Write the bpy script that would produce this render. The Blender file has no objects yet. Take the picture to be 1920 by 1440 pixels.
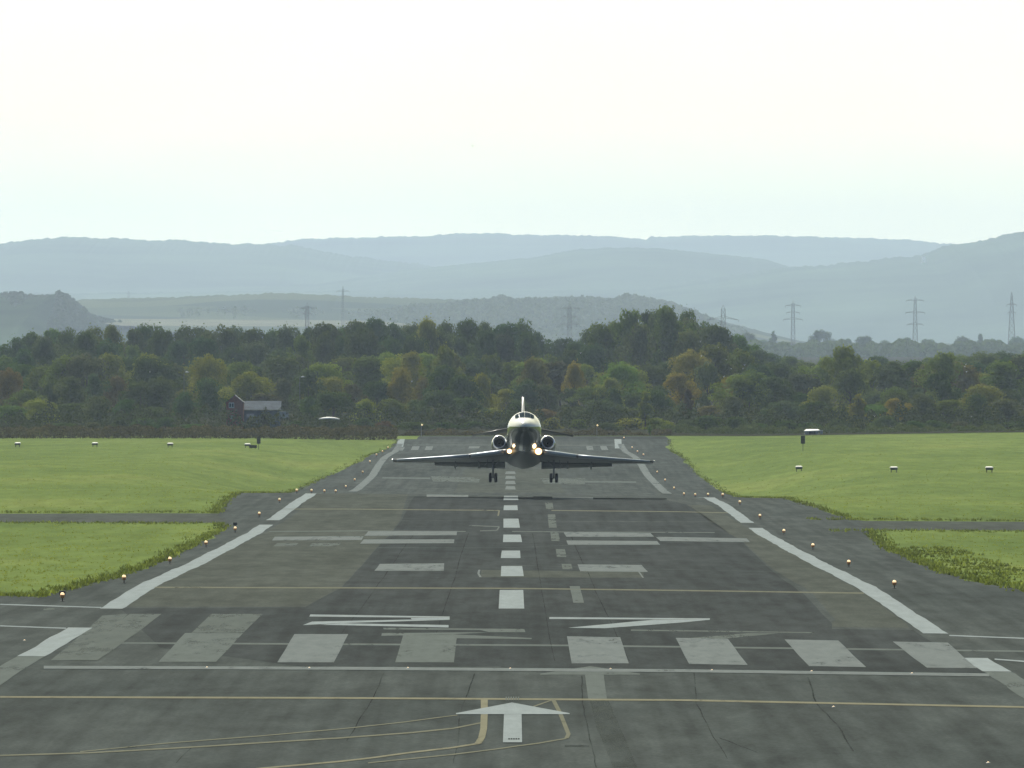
import bpy, math, random
import numpy as np
R = math.radians
random.seed(7); rng = np.random.default_rng(11)
scene = bpy.context.scene
C = scene.collection

# ------------------------------------------------------------------ camera
F = 19450.0            # focal length in pixels of a 1920-wide frame
H = 9.3                # eye height over the near tarmac
cam = bpy.data.cameras.new('camera'); cam_o = bpy.data.objects.new('camera', cam); C.objects.link(cam_o)
cam.sensor_width = 36; cam.lens = 36 * F / 1920
cam.clip_start = 1; cam.clip_end = 40000
cam_o.location = (0, 0, H)
cam_o.rotation_euler = (R(90) - 37 / F, 0, -3 / F)
scene.camera = cam_o

# ------------------------------------------------------------------ light
SUN_EL, SUN_AZ = 37.0, -16.0      # ahead of the camera, a little left
scene.view_settings.view_transform = 'Standard'
scene.view_settings.look = 'None'
scene.view_settings.gamma = 1
scene.view_settings.exposure = 0.0
w = bpy.data.worlds.new('World'); scene.world = w; w.use_nodes = True
nt = w.node_tree; bg = nt.nodes['Background']
sky = nt.nodes.new('ShaderNodeTexSky'); sky.sky_type = 'NISHITA'; sky.sun_disc = False
sky.sun_elevation = R(SUN_EL); sky.sun_rotation = R(SUN_AZ)
sky.air_density = 1.0; sky.dust_density = 4.0; sky.ozone_density = 1.0
tc = nt.nodes.new('ShaderNodeTexCoord')
mp = nt.nodes.new('ShaderNodeMapping'); mp.inputs['Scale'].default_value = (9, 9, 34)
cn = nt.nodes.new('ShaderNodeTexNoise'); cn.inputs['Scale'].default_value = 1.0; cn.inputs['Detail'].default_value = 3
cr = nt.nodes.new('ShaderNodeValToRGB')
cr.color_ramp.elements[0].position = 0.30; cr.color_ramp.elements[0].color = (0.86, 0.86, 0.86, 1)
cr.color_ramp.elements[1].position = 0.72; cr.color_ramp.elements[1].color = (1, 1, 1, 1)
mx = nt.nodes.new('ShaderNodeMix'); mx.data_type = 'RGBA'
nt.links.new(tc.outputs['Generated'], mp.inputs[0]); nt.links.new(mp.outputs[0], cn.inputs['Vector'])
nt.links.new(cn.outputs['Fac'], cr.inputs[0])
nt.links.new(cr.outputs[0], mx.inputs['Factor'])
nt.links.new(sky.outputs[0], mx.inputs['A'])
nm = nt.nodes.new('ShaderNodeVectorMath'); nm.operation = 'NORMALIZE'; nt.links.new(tc.outputs['Generated'], nm.inputs[0])
dt = nt.nodes.new('ShaderNodeVectorMath'); dt.operation = 'DOT_PRODUCT'; nt.links.new(nm.outputs[0], dt.inputs[0])
dt.inputs[1].default_value = (math.sin(R(SUN_AZ)) * math.cos(R(SUN_EL)), math.cos(R(SUN_AZ)) * math.cos(R(SUN_EL)), math.sin(R(SUN_EL)))
vr = nt.nodes.new('ShaderNodeValToRGB'); e = vr.color_ramp.elements           # thin cloud veil, brighter towards the sun
e[0].position = 0.0; e[0].color = (0.045, 0.075, 0.15, 1); e[1].position = 1.0; e[1].color = (1.35, 1.28, 1.05, 1)
e2 = e.new(0.55); e2.color = (0.105, 0.14, 0.215, 1); e3 = e.new(0.79); e3.color = (1.08, 1.02, 0.66, 1)
nt.links.new(dt.outputs['Value'], vr.inputs[0])
vs = nt.nodes.new('ShaderNodeVectorMath'); vs.operation = 'SCALE'; vs.inputs['Scale'].default_value = 18.5
vm = nt.nodes.new('ShaderNodeMix'); vm.data_type = 'RGBA'; vm.blend_type = 'MULTIPLY'; vm.inputs['Factor'].default_value = 1.0
vr2 = nt.nodes.new('ShaderNodeValToRGB'); vr2.color_ramp.elements[0].position = 0.32; vr2.color_ramp.elements[0].color = (0.86, 0.90, 0.88, 1); vr2.color_ramp.elements[1].position = 0.66; vr2.color_ramp.elements[1].color = (1.06, 1.04, 1.0, 1)
nt.links.new(cn.outputs['Fac'], vr2.inputs[0])
nt.links.new(vr.outputs[0], vs.inputs[0]); nt.links.new(vs.outputs[0], vm.inputs['A']); nt.links.new(vr2.outputs[0], vm.inputs['B']); nt.links.new(vm.outputs['Result'], mx.inputs['B'])
nt.links.new(mx.outputs['Result'], bg.inputs['Color'])
bg.inputs['Strength'].default_value = 0.09
sun = bpy.data.lights.new('sun', 'SUN'); sun.energy = 4.8; sun.angle = R(0.6); sun.color = (1.0, 0.95, 0.87)
so = bpy.data.objects.new('sun', sun); C.objects.link(so)
so.rotation_euler = (R(90 - SUN_EL), 0, R(180 - SUN_AZ))

# ------------------------------------------------------------------ helpers
def tag(o, label=None, cat=None, group=None, kind=None):
    if label: o['label'] = label
    if cat: o['category'] = cat
    if group: o['group'] = group
    if kind: o['kind'] = kind
    return o
def thing(name, label, cat, loc=(0, 0, 0), group=None, rot=(0, 0, 0)):
    o = bpy.data.objects.new(name, None); C.objects.link(o)
    o.location = loc; o.rotation_euler = rot; o.empty_display_size = 0.3
    return tag(o, label, cat, group)
def mesh(name, V, Fc, mat, smooth=False):
    me = bpy.data.meshes.new(name)
    me.from_pydata([tuple(map(float, v)) for v in V], [], Fc); me.materials.append(mat)
    if smooth: me.polygons.foreach_set('use_smooth', [True] * len(me.polygons))
    me.update(); return me
def mesh_np(name, V, n, mat):
    """V: (k*n,3) loose polygons of n corners"""
    k = len(V) // n
    me = bpy.data.meshes.new(name)
    me.vertices.add(len(V)); me.vertices.foreach_set('co', np.asarray(V, dtype=np.float32).ravel())
    me.loops.add(len(V)); me.loops.foreach_set('vertex_index', np.arange(len(V), dtype=np.int32))
    me.polygons.add(k); me.polygons.foreach_set('loop_start', np.arange(0, len(V), n, dtype=np.int32))
    me.polygons.foreach_set('loop_total', np.full(k, n, dtype=np.int32))
    me.materials.append(mat); me.update(calc_edges=True); return me
def ob(name, me, parent=None, loc=(0, 0, 0), rot=(0, 0, 0)):
    o = bpy.data.objects.new(name, me); C.objects.link(o); o.location = loc; o.rotation_euler = rot
    if parent: o.parent = parent
    return o
class MB:
    def __init__(s): s.V = []; s.F = []
    def add(s, V, Fc):
        n = len(s.V); s.V += [tuple(v) for v in V]; s.F += [tuple(i + n for i in f) for f in Fc]; return s
    def box(s, c, d, rz=0):
        x, y, z = d[0] / 2, d[1] / 2, d[2] / 2; ca, sa = math.cos(rz), math.sin(rz)
        V = []
        for sx in (-1, 1):
            for sy in (-1, 1):
                for sz in (-1, 1):
                    a, b = sx * x, sy * y
                    V.append((c[0] + a * ca - b * sa, c[1] + a * sa + b * ca, c[2] + sz * z))
        return s.add(V, [(0, 1, 3, 2), (4, 6, 7, 5), (0, 4, 5, 1), (2, 3, 7, 6), (0, 2, 6, 4), (1, 5, 7, 3)])
    def tube(s, pts, rad, n=8, cap=True):
        """tube along pts; rad is a number or one per point"""
        if not hasattr(rad, '__len__'): rad = [rad] * len(pts)
        P = [np.array(p, float) for p in pts]; V = []; Fc = []
        for i, p in enumerate(P):
            d = P[min(i + 1, len(P) - 1)] - P[max(i - 1, 0)]; d /= (np.linalg.norm(d) + 1e-9)
            u = np.cross(d, (0, 0, 1) if abs(d[2]) < 0.9 else (1, 0, 0)); u /= np.linalg.norm(u); v = np.cross(d, u)
            for k in range(n):
                a = 2 * math.pi * k / n; V.append(p + rad[i] * (math.cos(a) * u + math.sin(a) * v))
        for i in range(len(P) - 1):
            for k in range(n):
                a = i * n + k; b = i * n + (k + 1) % n; Fc.append((a, b, b + n, a + n))
        if cap: Fc.append(tuple(range(n - 1, -1, -1))); Fc.append(tuple(range((len(P) - 1) * n, len(P) * n)))
        return s.add(V, Fc)
    def loops(s, L, cap=True, closed=True):
        n = len(L[0]); V = [v for l in L for v in l]; Fc = []
        for i in range(len(L) - 1):
            for k in range(n if closed else n - 1):
                a = i * n + k; b = i * n + (k + 1) % n; Fc.append((a, b, b + n, a + n))
        if cap: Fc.append(tuple(range(n - 1, -1, -1))); Fc.append(tuple(range((len(L) - 1) * n, len(L) * n)))
        return s.add(V, Fc)
    def bar(s, a, b, t):
        return s.tube([a, b], t, 4)
    def build(s, name, mat, parent=None, smooth=False, loc=(0, 0, 0), rot=(0, 0, 0)):
        return ob(name, mesh(name, s.V, s.F, mat, smooth), parent, loc, rot)

# ------------------------------------------------------------------ materials
def newmat(name):
    m = bpy.data.materials.new(name); m.use_nodes = True
    return m, m.node_tree, m.node_tree.nodes['Principled BSDF']
def N(t, typ, **kw):
    n = t.nodes.new(typ)
    for k, v in kw.items(): setattr(n, k, v)
    return n
def noise(t, scale, stretch=(1, 1, 1), detail=4, rough=0.55, coord='Object'):
    tcn = N(t, 'ShaderNodeTexCoord'); m = N(t, 'ShaderNodeMapping'); m.inputs['Scale'].default_value = stretch
    n = N(t, 'ShaderNodeTexNoise'); n.inputs['Scale'].default_value = scale; n.inputs['Detail'].default_value = detail
    n.inputs['Roughness'].default_value = rough
    t.links.new(tcn.outputs[coord], m.inputs[0]); t.links.new(m.outputs[0], n.inputs['Vector'])
    return n.outputs['Fac']
def ramp(t, src, stops):
    r = N(t, 'ShaderNodeValToRGB'); e = r.color_ramp.elements
    while len(e) < len(stops): e.new(0.5)
    for i, (p, c) in enumerate(stops):
        e[i].position = p; e[i].color = (c[0], c[1], c[2], 1) if hasattr(c, '__len__') else (c, c, c, 1)
    t.links.new(src, r.inputs[0]); return r.outputs[0]
def mix(t, fac, a, b, mode='MIX'):
    m = N(t, 'ShaderNodeMix', data_type='RGBA', blend_type=mode)
    for s, v in (('Factor', fac), ('A', a), ('B', b)):
        if hasattr(v, 'links'): t.links.new(v, m.inputs[s])
        elif s == 'Factor': m.inputs[s].default_value = v
        else: m.inputs[s].default_value = (*v, 1) if hasattr(v, '__len__') else (v, v, v, 1)
    return m.outputs['Result']
def plain(name, col, rough=0.6, metal=0.0, spec=0.5, nscale=None, namp=0.25, coat=0):
    m, t, b = newmat(name)
    if nscale:
        f = noise(t, nscale)
        c = ramp(t, f, [(0.3, [x * (1 - namp) for x in col]), (0.7, [min(1, x * (1 + namp)) for x in col])])
        t.links.new(c, b.inputs['Base Color'])
    else: b.inputs['Base Color'].default_value = (*col, 1)
    b.inputs['Roughness'].default_value = rough; b.inputs['Metallic'].default_value = metal
    b.inputs['Specular IOR Level'].default_value = spec; b.inputs['Coat Weight'].default_value = coat
    return m
def emis(name, col, st):
    m, t, b = newmat(name); b.inputs['Base Color'].default_value = (*col, 1)
    b.inputs['Emission Color'].default_value = (*col, 1); b.inputs['Emission Strength'].default_value = st
    return m
def asphalt(name, dark, light, warm=(1, 1, 1), streak=0.42):
    m, t, b = newmat(name)
    big = noise(t, 0.07, (1, 0.22, 1), 5, 0.6)
    mid = noise(t, 0.9, (1, 0.12, 1), 5, 0.65)
    long_ = noise(t, 1.6, (1, 0.012, 1), 3, 0.5)
    fine = noise(t, 9.0, (1, 0.3, 1), 3, 0.7)
    c = ramp(t, big, [(0.32, dark), (0.68, light)])
    c = mix(t, 0.55, c, ramp(t, mid, [(0.33, 0.62), (0.67, 1.38)]), 'MULTIPLY')
    c = mix(t, streak, c, ramp(t, long_, [(0.35, 0.55), (0.6, 1.2)]), 'MULTIPLY')
    c = mix(t, 0.5, c, ramp(t, fine, [(0.25, 0.6), (0.75, 1.4)]), 'MULTIPLY')
    t.links.new(c, b.inputs['Base Color'])
    b.inputs['Roughness'].default_value = 0.95; b.inputs['Specular IOR Level'].default_value = 0.004
    return m
def paint(name, col, wear, rough=0.75):
    """road paint, worn through to the tarmac below; wear 0 (fresh) .. 1 (nearly gone)"""
    m, t, b = newmat(name)
    f1 = noise(t, 2.2, (1, 0.10, 1), 6, 0.7); f2 = noise(t, 0.35, (1, 0.2, 1), 3, 0.5)
    s = N(t, 'ShaderNodeMath', operation='MULTIPLY_ADD'); s.inputs[1].default_value = 0.55
    t.links.new(f2, s.inputs[0]); 
    s2 = N(t, 'ShaderNodeMath', operation='MULTIPLY'); s2.inputs[1].default_value = 0.6
    t.links.new(f1, s2.inputs[0]); t.links.new(s2.outputs[0], s.inputs[2])
    lo = 0.20 + 0.36 * wear
    a = ramp(t, s.outputs[0], [(lo, 0.12 if wear > 0.5 else 0.35), (lo + 0.22, 0.92 - 0.3 * wear)])
    c = ramp(t, f1, [(0.3, [x * 0.8 for x in col]), (0.7, col)])
    t.links.new(c, b.inputs['Base Color']); t.links.new(a, b.inputs['Alpha'])
    b.inputs['Roughness'].default_value = 0.9; b.inputs['Specular IOR Level'].default_value = 0.0
    return m
def leafy(name, base=None, trans=0.45, nscale=0.5, namp=0.45, isl=0.4):
    m, t, b = newmat(name); t.nodes.remove(b)
    out = t.nodes['Material Output']
    oi = N(t, 'ShaderNodeObjectInfo')
    col = oi.outputs['Color'] if base is None else None
    f = noise(t, nscale, (1, 1, 1), 5, 0.65)
    g = ramp(t, f, [(0.32, 1 - namp), (0.68, 1 + namp)])
    c = mix(t, 1.0, col if col is not None else base, g, 'MULTIPLY')
    gm = N(t, 'ShaderNodeNewGeometry'); rr = ramp(t, gm.outputs['Random Per Island'], [(0, 1 - isl), (1, 1 + isl)])
    c = mix(t, 1.0, c, rr, 'MULTIPLY')
    d = N(t, 'ShaderNodeBsdfDiffuse'); tr = N(t, 'ShaderNodeBsdfTranslucent'); ms = N(t, 'ShaderNodeMixShader')
    ms.inputs[0].default_value = trans
    t.links.new(c, d.inputs[0]); t.links.new(mix(t, 1.0, c, (1.3, 1.2, 0.5), 'MULTIPLY'), tr.inputs[0])
    t.links.new(d.outputs[0], ms.inputs[1]); t.links.new(tr.outputs[0], ms.inputs[2]); t.links.new(ms.outputs[0], out.inputs[0])
    return m

M = {}
M['tarmac'] = asphalt('tarmac', (0.045, 0.055, 0.054), (0.066, 0.078, 0.076))
M['tarmac_dark'] = asphalt('tarmac_dark', (0.033, 0.040, 0.041), (0.046, 0.054, 0.055), streak=0.35)
M['tarmac_pale'] = asphalt('tarmac_pale', (0.055, 0.064, 0.056), (0.070, 0.080, 0.071), streak=0.15)
M['tarmac_patch'] = asphalt('tarmac_patch', (0.052, 0.062, 0.056), (0.066, 0.076, 0.068), streak=0.1)
M['white'] = paint('white_paint', (0.205, 0.235, 0.235), 0.3)
M['white_fresh'] = paint('white_paint_fresh', (0.29, 0.335, 0.345), -0.1)
M['faded'] = paint('white_paint_faded', (0.155, 0.180, 0.172), 0.28)
M['ghost'] = paint('white_paint_ghost', (0.145, 0.168, 0.158), 0.4)
M['yellow'] = paint('yellow_paint', (0.25, 0.245, 0.175), 0.25)
M['cream'] = paint('cream_paint', (0.20, 0.205, 0.155), 0.25)
M['band'] = paint('worn_band', (0.085, 0.098, 0.09), 0.8)
M['rubber'] = paint('tyre_rubber_smear', (0.020, 0.024, 0.025), 0.75)
M['crack'] = paint('crack_fill', (0.040, 0.047, 0.045), 0.75)
M['shadow_and_ink'] = paint('shadow_and_ink_paint', (0.022, 0.027, 0.025), 0.35)  # dark colour of the painted crest shadow and of the ink marks
m, t, b = newmat('grass_ground')
f = noise(t, 0.045, (1, 0.25, 1), 5, 0.6); f2 = noise(t, 0.6, (1, 0.1, 1), 5, 0.7)
c = ramp(t, f, [(0.3, (0.098, 0.142, 0.046)), (0.55, (0.134, 0.182, 0.056)), (0.75, (0.180, 0.214, 0.070))])
c = mix(t, 0.6, c, ramp(t, f2, [(0.3, 0.7), (0.7, 1.3)]), 'MULTIPLY')
t.links.new(c, b.inputs['Base Color']); b.inputs['Roughness'].default_value = 1; b.inputs['Specular IOR Level'].default_value = 0.0
M['grass'] = m
M['blade'] = leafy('grass_blade', (0.165, 0.215, 0.066), 0.45, 0.05, 0.2, 0.08)
M['weed'] = leafy('weed_blade', (0.100, 0.136, 0.052), 0.45, 0.25, 0.5)
M['scrub'] = leafy('scrub_leaf', (0.068, 0.066, 0.050), 0.3, 0.25, 0.4)
M['leaf'] = leafy('foliage', None, 0.24, 0.35, 0.25, 0.14)
M['bark'] = plain('bark', (0.06, 0.05, 0.04), 0.95, nscale=3)
M['fuse'] = None

# ------------------------------------------------------------------ terrain
def tab(T):
    xs, ys = zip(*T); return lambda y: float(np.interp(y, xs, ys))
P_T = tab([(0, 0), (300, 0.0), (324, 0.0), (360, -.03), (395, .01), (434, .03), (465, -.12), (492, -.26), (550, -.47), (609, -.64), (667, -.61),
           (725, -.50), (780, -.60), (840, -1.32), (900, -2.08), (960, -2.79), (1012, -3.0), (1070, -2.93), (1127, -2.80), (1178, -2.22), (1234, -1.82),
           (1295, -1.9), (1345, -2.04), (1380, -1.84), (1410, -1.40), (1450, -1.02), (1500, -.85), (1650, -.2), (1800, 1.0), (2100, 3.2), (2400, 5), (4500, 10),
           (8000, 18), (14000, 26), (29500, 50)])
GL_T = tab([(0, 0), (640, 0), (641, 0), (1420, 0), (14000, 0)])
def gfield(Y, X):
    base = P_T(Y)
    if Y <= 620: return base
    end = -.95 if X < 0 else -.98 + .60 * min(1, max(0, (X - 35) / 38))
    yend = 1425 if X < 0 else 1500
    if Y <= yend: v = -.63 + (end + .63) * (Y - 620) / (yend - 620)
    else:
        k = min(1, (Y - yend) / 200.0); v = end * (1 - k) + P_T(Y) * k
    return v
C_T = tab([(0, .0102), (350, .0102), (420, .0075), (480, .0045), (720, .0045), (780, .010), (920, .010), (1000, .006), (1100, 0), (20000, 0)])
def wob(Y):
    if Y > 800 or Y < 200: return 0.0
    return 0.008 * math.sin(Y / 4.9) + 0.010 * math.sin(Y / 8.3 + 1) + 0.004 * math.sin(Y / 2.9 + 2)
KY = [-60 + 20 * i for i in range(13)] + [200 + 4 * i for i in range(326)]
KY += list(np.arange(1520, 2500, 20)) + list(np.arange(2500, 29501, 300))
KY = [float(y) for y in KY]
KX = [-5000, -2600, -1500, -800, -400, -200, -120, -80, -55, -40, -34, -29, -25, -22, 22, 25, 29, 34, 40, 55, 66, 80, 120, 200, 400, 800, 1500, 2600, 5000]
def smooth(a, b, x):
    k = min(1, max(0, (x - a) / (b - a))); return k * k * (3 - 2 * k)
_cache = {}
def zk(X, Y):                       # height at a knot row
    k = smooth(22, 34, abs(X)); r = P_T(Y) + wob(Y)
    g = gfield(Y, X)
    return r * (1 - k) + g * k - C_T(Y) * max(-40, min(40, X))
def ground(X, Y):
    i = max(0, min(len(KY) - 2, int(np.searchsorted(KY, Y, 'right')) - 1))
    j = max(0, min(len(KX) - 2, int(np.searchsorted(KX, X, 'right')) - 1))
    u = (Y - KY[i]) / (KY[i + 1] - KY[i]); v = (X - KX[j]) / (KX[j + 1] - KX[j])
    def g(a, b):
        if (a, b) not in _cache: _cache[(a, b)] = zk(KX[b], KY[a])
        return _cache[(a, b)]
    return (g(i, j) * (1 - v) + g(i, j + 1) * v) * (1 - u) + (g(i + 1, j) * (1 - v) + g(i + 1, j + 1) * v) * u
V = [(x, y, zk(x, y)) for y in KY for x in KX]; nx = len(KX)
Fc = [(i * nx + j, i * nx + j + 1, (i + 1) * nx + j + 1, (i + 1) * nx + j) for i in range(len(KY) - 1) for j in range(nx - 1)]
tag(ob('ground', mesh('ground', V, Fc, M['grass'], True)), kind='structure')

def X_at(px, Y): return (px - 957) / F * Y
def z_at(row, Y): return H - Y * (row - 683) / F
YS = np.arange(215, 1500, 1.0)
def cast(px, row):
    """where the sight line of a photo pixel meets the ground"""
    prev = None
    for Y in YS:
        r = 683 + (H - ground(X_at(px, Y), Y)) / Y * F
        if r <= row:
            if prev is None: return X_at(px, Y), float(Y)
            k = (prev[1] - row) / max(1e-9, prev[1] - r); y = prev[0] + k * (Y - prev[0])
            return X_at(px, y), y
        prev = (Y, r)
    return X_at(px, 1499), 1499.0
def clipY(poly, y0, keep_above):
    out = []
    for i in range(len(poly)):
        a, b = poly[i], poly[(i + 1) % len(poly)]
        ia = (a[1] >= y0) if keep_above else (a[1] <= y0); ib = (b[1] >= y0) if keep_above else (b[1] <= y0)
        if ia: out.append(a)
        if ia != ib:
            k = (y0 - a[1]) / (b[1] - a[1]); out.append((a[0] + k * (b[0] - a[0]), y0))
    return out
def sheet(name, polys, mat, off, parent=None):
    """flat-lying convex polygons in (X, Y), cut at the ground's own rows so they follow it"""
    V = []; Fc = []
    for poly in polys:
        ys = [p[1] for p in poly]; i0 = int(np.searchsorted(KY, min(ys), 'right')) - 1; i1 = int(np.searchsorted(KY, max(ys), 'left'))
        for i in range(i0, i1):
            q = clipY(clipY(poly, KY[i], True), KY[i + 1], False)
            if len(q) < 3: continue
            n = len(V); V += [(x, y, ground(x, y) + off) for x, y in q]
            a = sum(q[k][0] * q[(k + 1) % len(q)][1] - q[(k + 1) % len(q)][0] * q[k][1] for k in range(len(q)))
            f = tuple(range(n, n + len(q)))
            if abs(a) < 1e-5: continue
            Fc.append(f if a > 0 else f[::-1])
    return ob(name, mesh(name, V, Fc, mat), parent)

# paved area
rs = np.random.default_rng(3)
edge_noise = {s: 0.45 * np.convolve(rs.normal(0, 1, len(KY) + 8), np.ones(5) / 5, 'same') for s in 'LR'}
def left_edge(Y, i):
    b = np.interp(Y, [410, 440, 470, 520, 630, 660, 735, 800, 1000, 1120, 1200, 1300, 1420, 1440], [-18.4, -17.3, -17.0, -16.9, -17.3, -18.8, -20.2, -20.4, -20.6, -19.9, -17.6, -17.2, -15.6, -15.4])
    return b + edge_noise['L'][i]
def right_edge(Y, i):
    b = np.interp(Y, [430, 470, 560, 630, 665, 740, 900, 1050, 1200, 1350, 1440], [21.5, 20.0, 20.2, 21.6, 22.0, 20.8, 20.9, 20.6, 20.4, 20.9, 22.0])
    return b + edge_noise['R'][i]
def paved(name, y0, y1, lf, rf, mat, off):
    ii = [i for i, y in enumerate(KY) if y0 <= y <= y1]; V = []; Fc = []
    for a, b in zip(ii[:-1], ii[1:]):
        la, ra, lb, rb = lf(KY[a], a), rf(KY[a], a), lf(KY[b], b), rf(KY[b], b)
        cuts = [x for x in KX if max(la, lb) + .01 < x < min(ra, rb) - .01]
        A = [la] + cuts + [ra]; B = [lb] + cuts + [rb]
        for k in range(len(A) - 1):
            n = len(V)
            for x, y in ((A[k], KY[a]), (A[k + 1], KY[a]), (B[k + 1], KY[b]), (B[k], KY[b])): V.append((x, y, ground(x, y) + off))
            Fc.append((n, n + 1, n + 2, n + 3))
    return ob(name, mesh(name, V, Fc, mat))
runway = tag(paved('runway', 200, 1440, left_edge, right_edge, M['tarmac'], 0.008), kind='structure')
tag(paved('apron', -60, 200, lambda Y, i: -300.0, lambda Y, i: 300.0, M['tarmac'], 0.008), kind='structure')
tag(paved('apron', 200, 408, lambda Y, i: -300.0, left_edge, M['tarmac'], 0.008), kind='structure')
tag(paved('apron', 200, 428, right_edge, lambda Y, i: 300.0, M['tarmac'], 0.008), kind='structure')
for nm, y0, y1, sgn, src in (('taxiway', 644, 680, -1, left_edge), ('taxiway', 628, 664, 1, right_edge)):
    if sgn < 0: o = paved(nm, y0, y1, lambda Y, i: -300.0, lambda Y, i: left_edge(Y, i) + 1.0, M['tarmac_patch'], 0.004)
    else: o = paved(nm, y0, y1, lambda Y, i: right_edge(Y, i) - 1.0, lambda Y, i: 300.0, M['tarmac_patch'], 0.004)
    tag(o, kind='structure')
o = paved('perimeter_road', 1440, 1476, lambda Y, i: -13.0, lambda Y, i: 22.0, M['tarmac_dark'], 0.004); tag(o, kind='structure')

# ------------------------------------------------------------------ runway markings (pixel outlines measured in the photo, laid on the ground)
def mark(name, pts, mat, off=0.02):
    return sheet(name, [[cast(*p) for p in pts]], M[mat], off, runway)
def marks(name, ptl, mat, off=0.02):
    return sheet(name, [[cast(*p) for p in pts] for pts in ptl], M[mat], off, runway)
def line(name, pts, mat, tx, ty, off=0.02):
    P = [cast(*p) for p in pts]; Q = []
    for (a, b, pa, pb) in zip(P[:-1], P[1:], pts[:-1], pts[1:]):
        horiz = abs(pb[0] - pa[0]) > 1.3 * abs(pb[1] - pa[1])
        if horiz: q = [(pa[0], pa[1] - ty / 2), (pb[0], pb[1] - ty / 2), (pb[0], pb[1] + ty / 2), (pa[0], pa[1] + ty / 2)]
        else: q = [(pa[0] - tx / 2, pa[1]), (pa[0] + tx / 2, pa[1]), (pb[0] + tx / 2, pb[1]), (pb[0] - tx / 2, pb[1])]
        Q.append([cast(*p) for p in q])
    return sheet(name, Q, M[mat], off, runway)
def strip(name, x0, x1, y0, y1, mat, off=0.02):
    ys = [y0] + [y for y in KY if y0 + 1 < y < y1 - 1] + [y1]; J = 0.03
    A = [(x0 + random.uniform(-J, J), x1 + random.uniform(-J, J)) for _ in ys]
    return sheet(name, [[(A[k][0], ys[k]), (A[k][1], ys[k]), (A[k + 1][1], ys[k + 1]), (A[k + 1][0], ys[k + 1])] for k in range(len(ys) - 1)], M[mat], off, runway)

# tarmac patches of other ages
marks('asphalt_patch', [[(222, 1138), (573, 1138), (640, 1102), (455, 1020)], [(455, 1020), (640, 1102), (707, 1027), (520, 985)]], 'tarmac_pale', 0.012)
marks('asphalt_patch', [[(520, 985), (707, 1027), (750, 977), (560, 960)], [(560, 960), (750, 977), (775, 927), (600, 925)]], 'tarmac_pale', 0.012)
marks('asphalt_patch', [[(1287, 947), (1390, 1013), (1440, 1010), (1330, 947)], [(1390, 1013), (1457, 1073), (1560, 1080), (1440, 1010)],
                        [(1457, 1073), (1523, 1113), (1640, 1125), (1560, 1080)], [(1523, 1113), (1567, 1163), (1700, 1170), (1640, 1125)],
                        [(1567, 1163), (1547, 1176), (1705, 1178), (1700, 1170)]], 'tarmac_pale', 0.012)
marks('asphalt_patch', [[(573, 1139), (640, 1103), (940, 1104), (940, 1250), (560, 1250), (300, 1215), (225, 1141)]], 'tarmac_dark', 0.012)
marks('asphalt_patch', [[(940, 1104), (1505, 1112), (1560, 1170), (1560, 1260), (940, 1252)], [(1560, 1180), (1712, 1182), (1850, 1262), (1560, 1260)]], 'tarmac_dark', 0.012)
marks('asphalt_patch', [[(707, 1028), (642, 1101), (940, 1103), (940, 1028)], [(940, 1103), (1500, 1111), (1450, 1073), (940, 1060)],
                        [(940, 1028), (940, 1059), (1450, 1072), (1390, 1014)], [(752, 977), (709, 1026), (940, 1027), (940, 977)],
                        [(940, 977), (940, 1027), (1389, 1013), (1340, 980)], [(777, 930), (753, 976), (1338, 978), (1287, 946), (1240, 936)]], 'tarmac_dark', 0.012)
mark('asphalt_patch', [(903, 1069), (1207, 1073), (1206, 1084), (900, 1083)], 'tarmac_pale', 0.016)
mark('asphalt_patch', [(870, 880), (1040, 880), (1060, 924), (850, 924)], 'tarmac_patch', 0.012)
# edge lines
for s in (-1, 1):
    a, b = (-15.4, -14.55) if s < 0 else (14.5, 15.35)
    if s < 0: segs = [(240, 324, 'faded'), (324.2, 361, 'white_fresh'), (389, 636, 'white_fresh'), (654, 800, 'white_fresh'), (985, 1330, 'white'), (1330.2, 1404, 'white')]
    else: segs = [(240, 318, 'faded'), (318.2, 334, 'white_fresh'), (364, 632, 'white_fresh'), (652, 812, 'white_fresh'), (985, 1330, 'white'), (1330.2, 1404, 'white')]
    for y0, y1, mt in segs: strip('edge_line', a, b, y0, y1, mt)
# threshold stripes
mark('threshold_stripe', [(243, 1152), (303, 1152), (183, 1239), (125, 1239)], 'ghost')
mark('threshold_stripe', [(192, 1155), (240, 1152), (143, 1239), (95, 1239)], 'ghost', 0.017)
mark('threshold_stripe', [(397, 1152), (493, 1152), (456, 1187.5), (359, 1187.5)], 'ghost')
mark('threshold_stripe', [(347, 1188), (456, 1188), (405, 1242), (297, 1242)], 'faded')
mark('threshold_stripe', [(552, 1190), (653, 1190), (626, 1243), (520, 1243)], 'white')
mark('threshold_stripe', [(756, 1192), (857, 1192), (851, 1243), (741, 1243)], 'faded')
mark('threshold_stripe', [(1063, 1194), (1163, 1196), (1179, 1245), (1072, 1245)], 'white')
mark('threshold_stripe', [(1267, 1197), (1365, 1199), (1402, 1248), (1292, 1246)], 'white')
mark('threshold_stripe', [(1471, 1200), (1572, 1202), (1624, 1252), (1517, 1250)], 'white')
mark('threshold_stripe', [(1674, 1204), (1777, 1206), (1832, 1254), (1738, 1253)], 'white')
line('threshold_bar', [(82, 1252.5), (640, 1254.5), (1280, 1259), (1855, 1267)], 'white', 5, 5.5, 0.024)
line('old_cross_line', [(143, 1206), (507, 1208), (1063, 1211), (1690, 1219), (1920, 1222)], 'faded', 3, 3, 0.016)
line('cross_line', [(0, 1308), (640, 1310), (1280, 1314), (1920, 1327)], 'yellow', 3, 3.2)
line('cross_line', [(288, 1102), (960, 1104), (1280, 1108), (1620, 1113)], 'cream', 2, 2.2)
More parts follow.
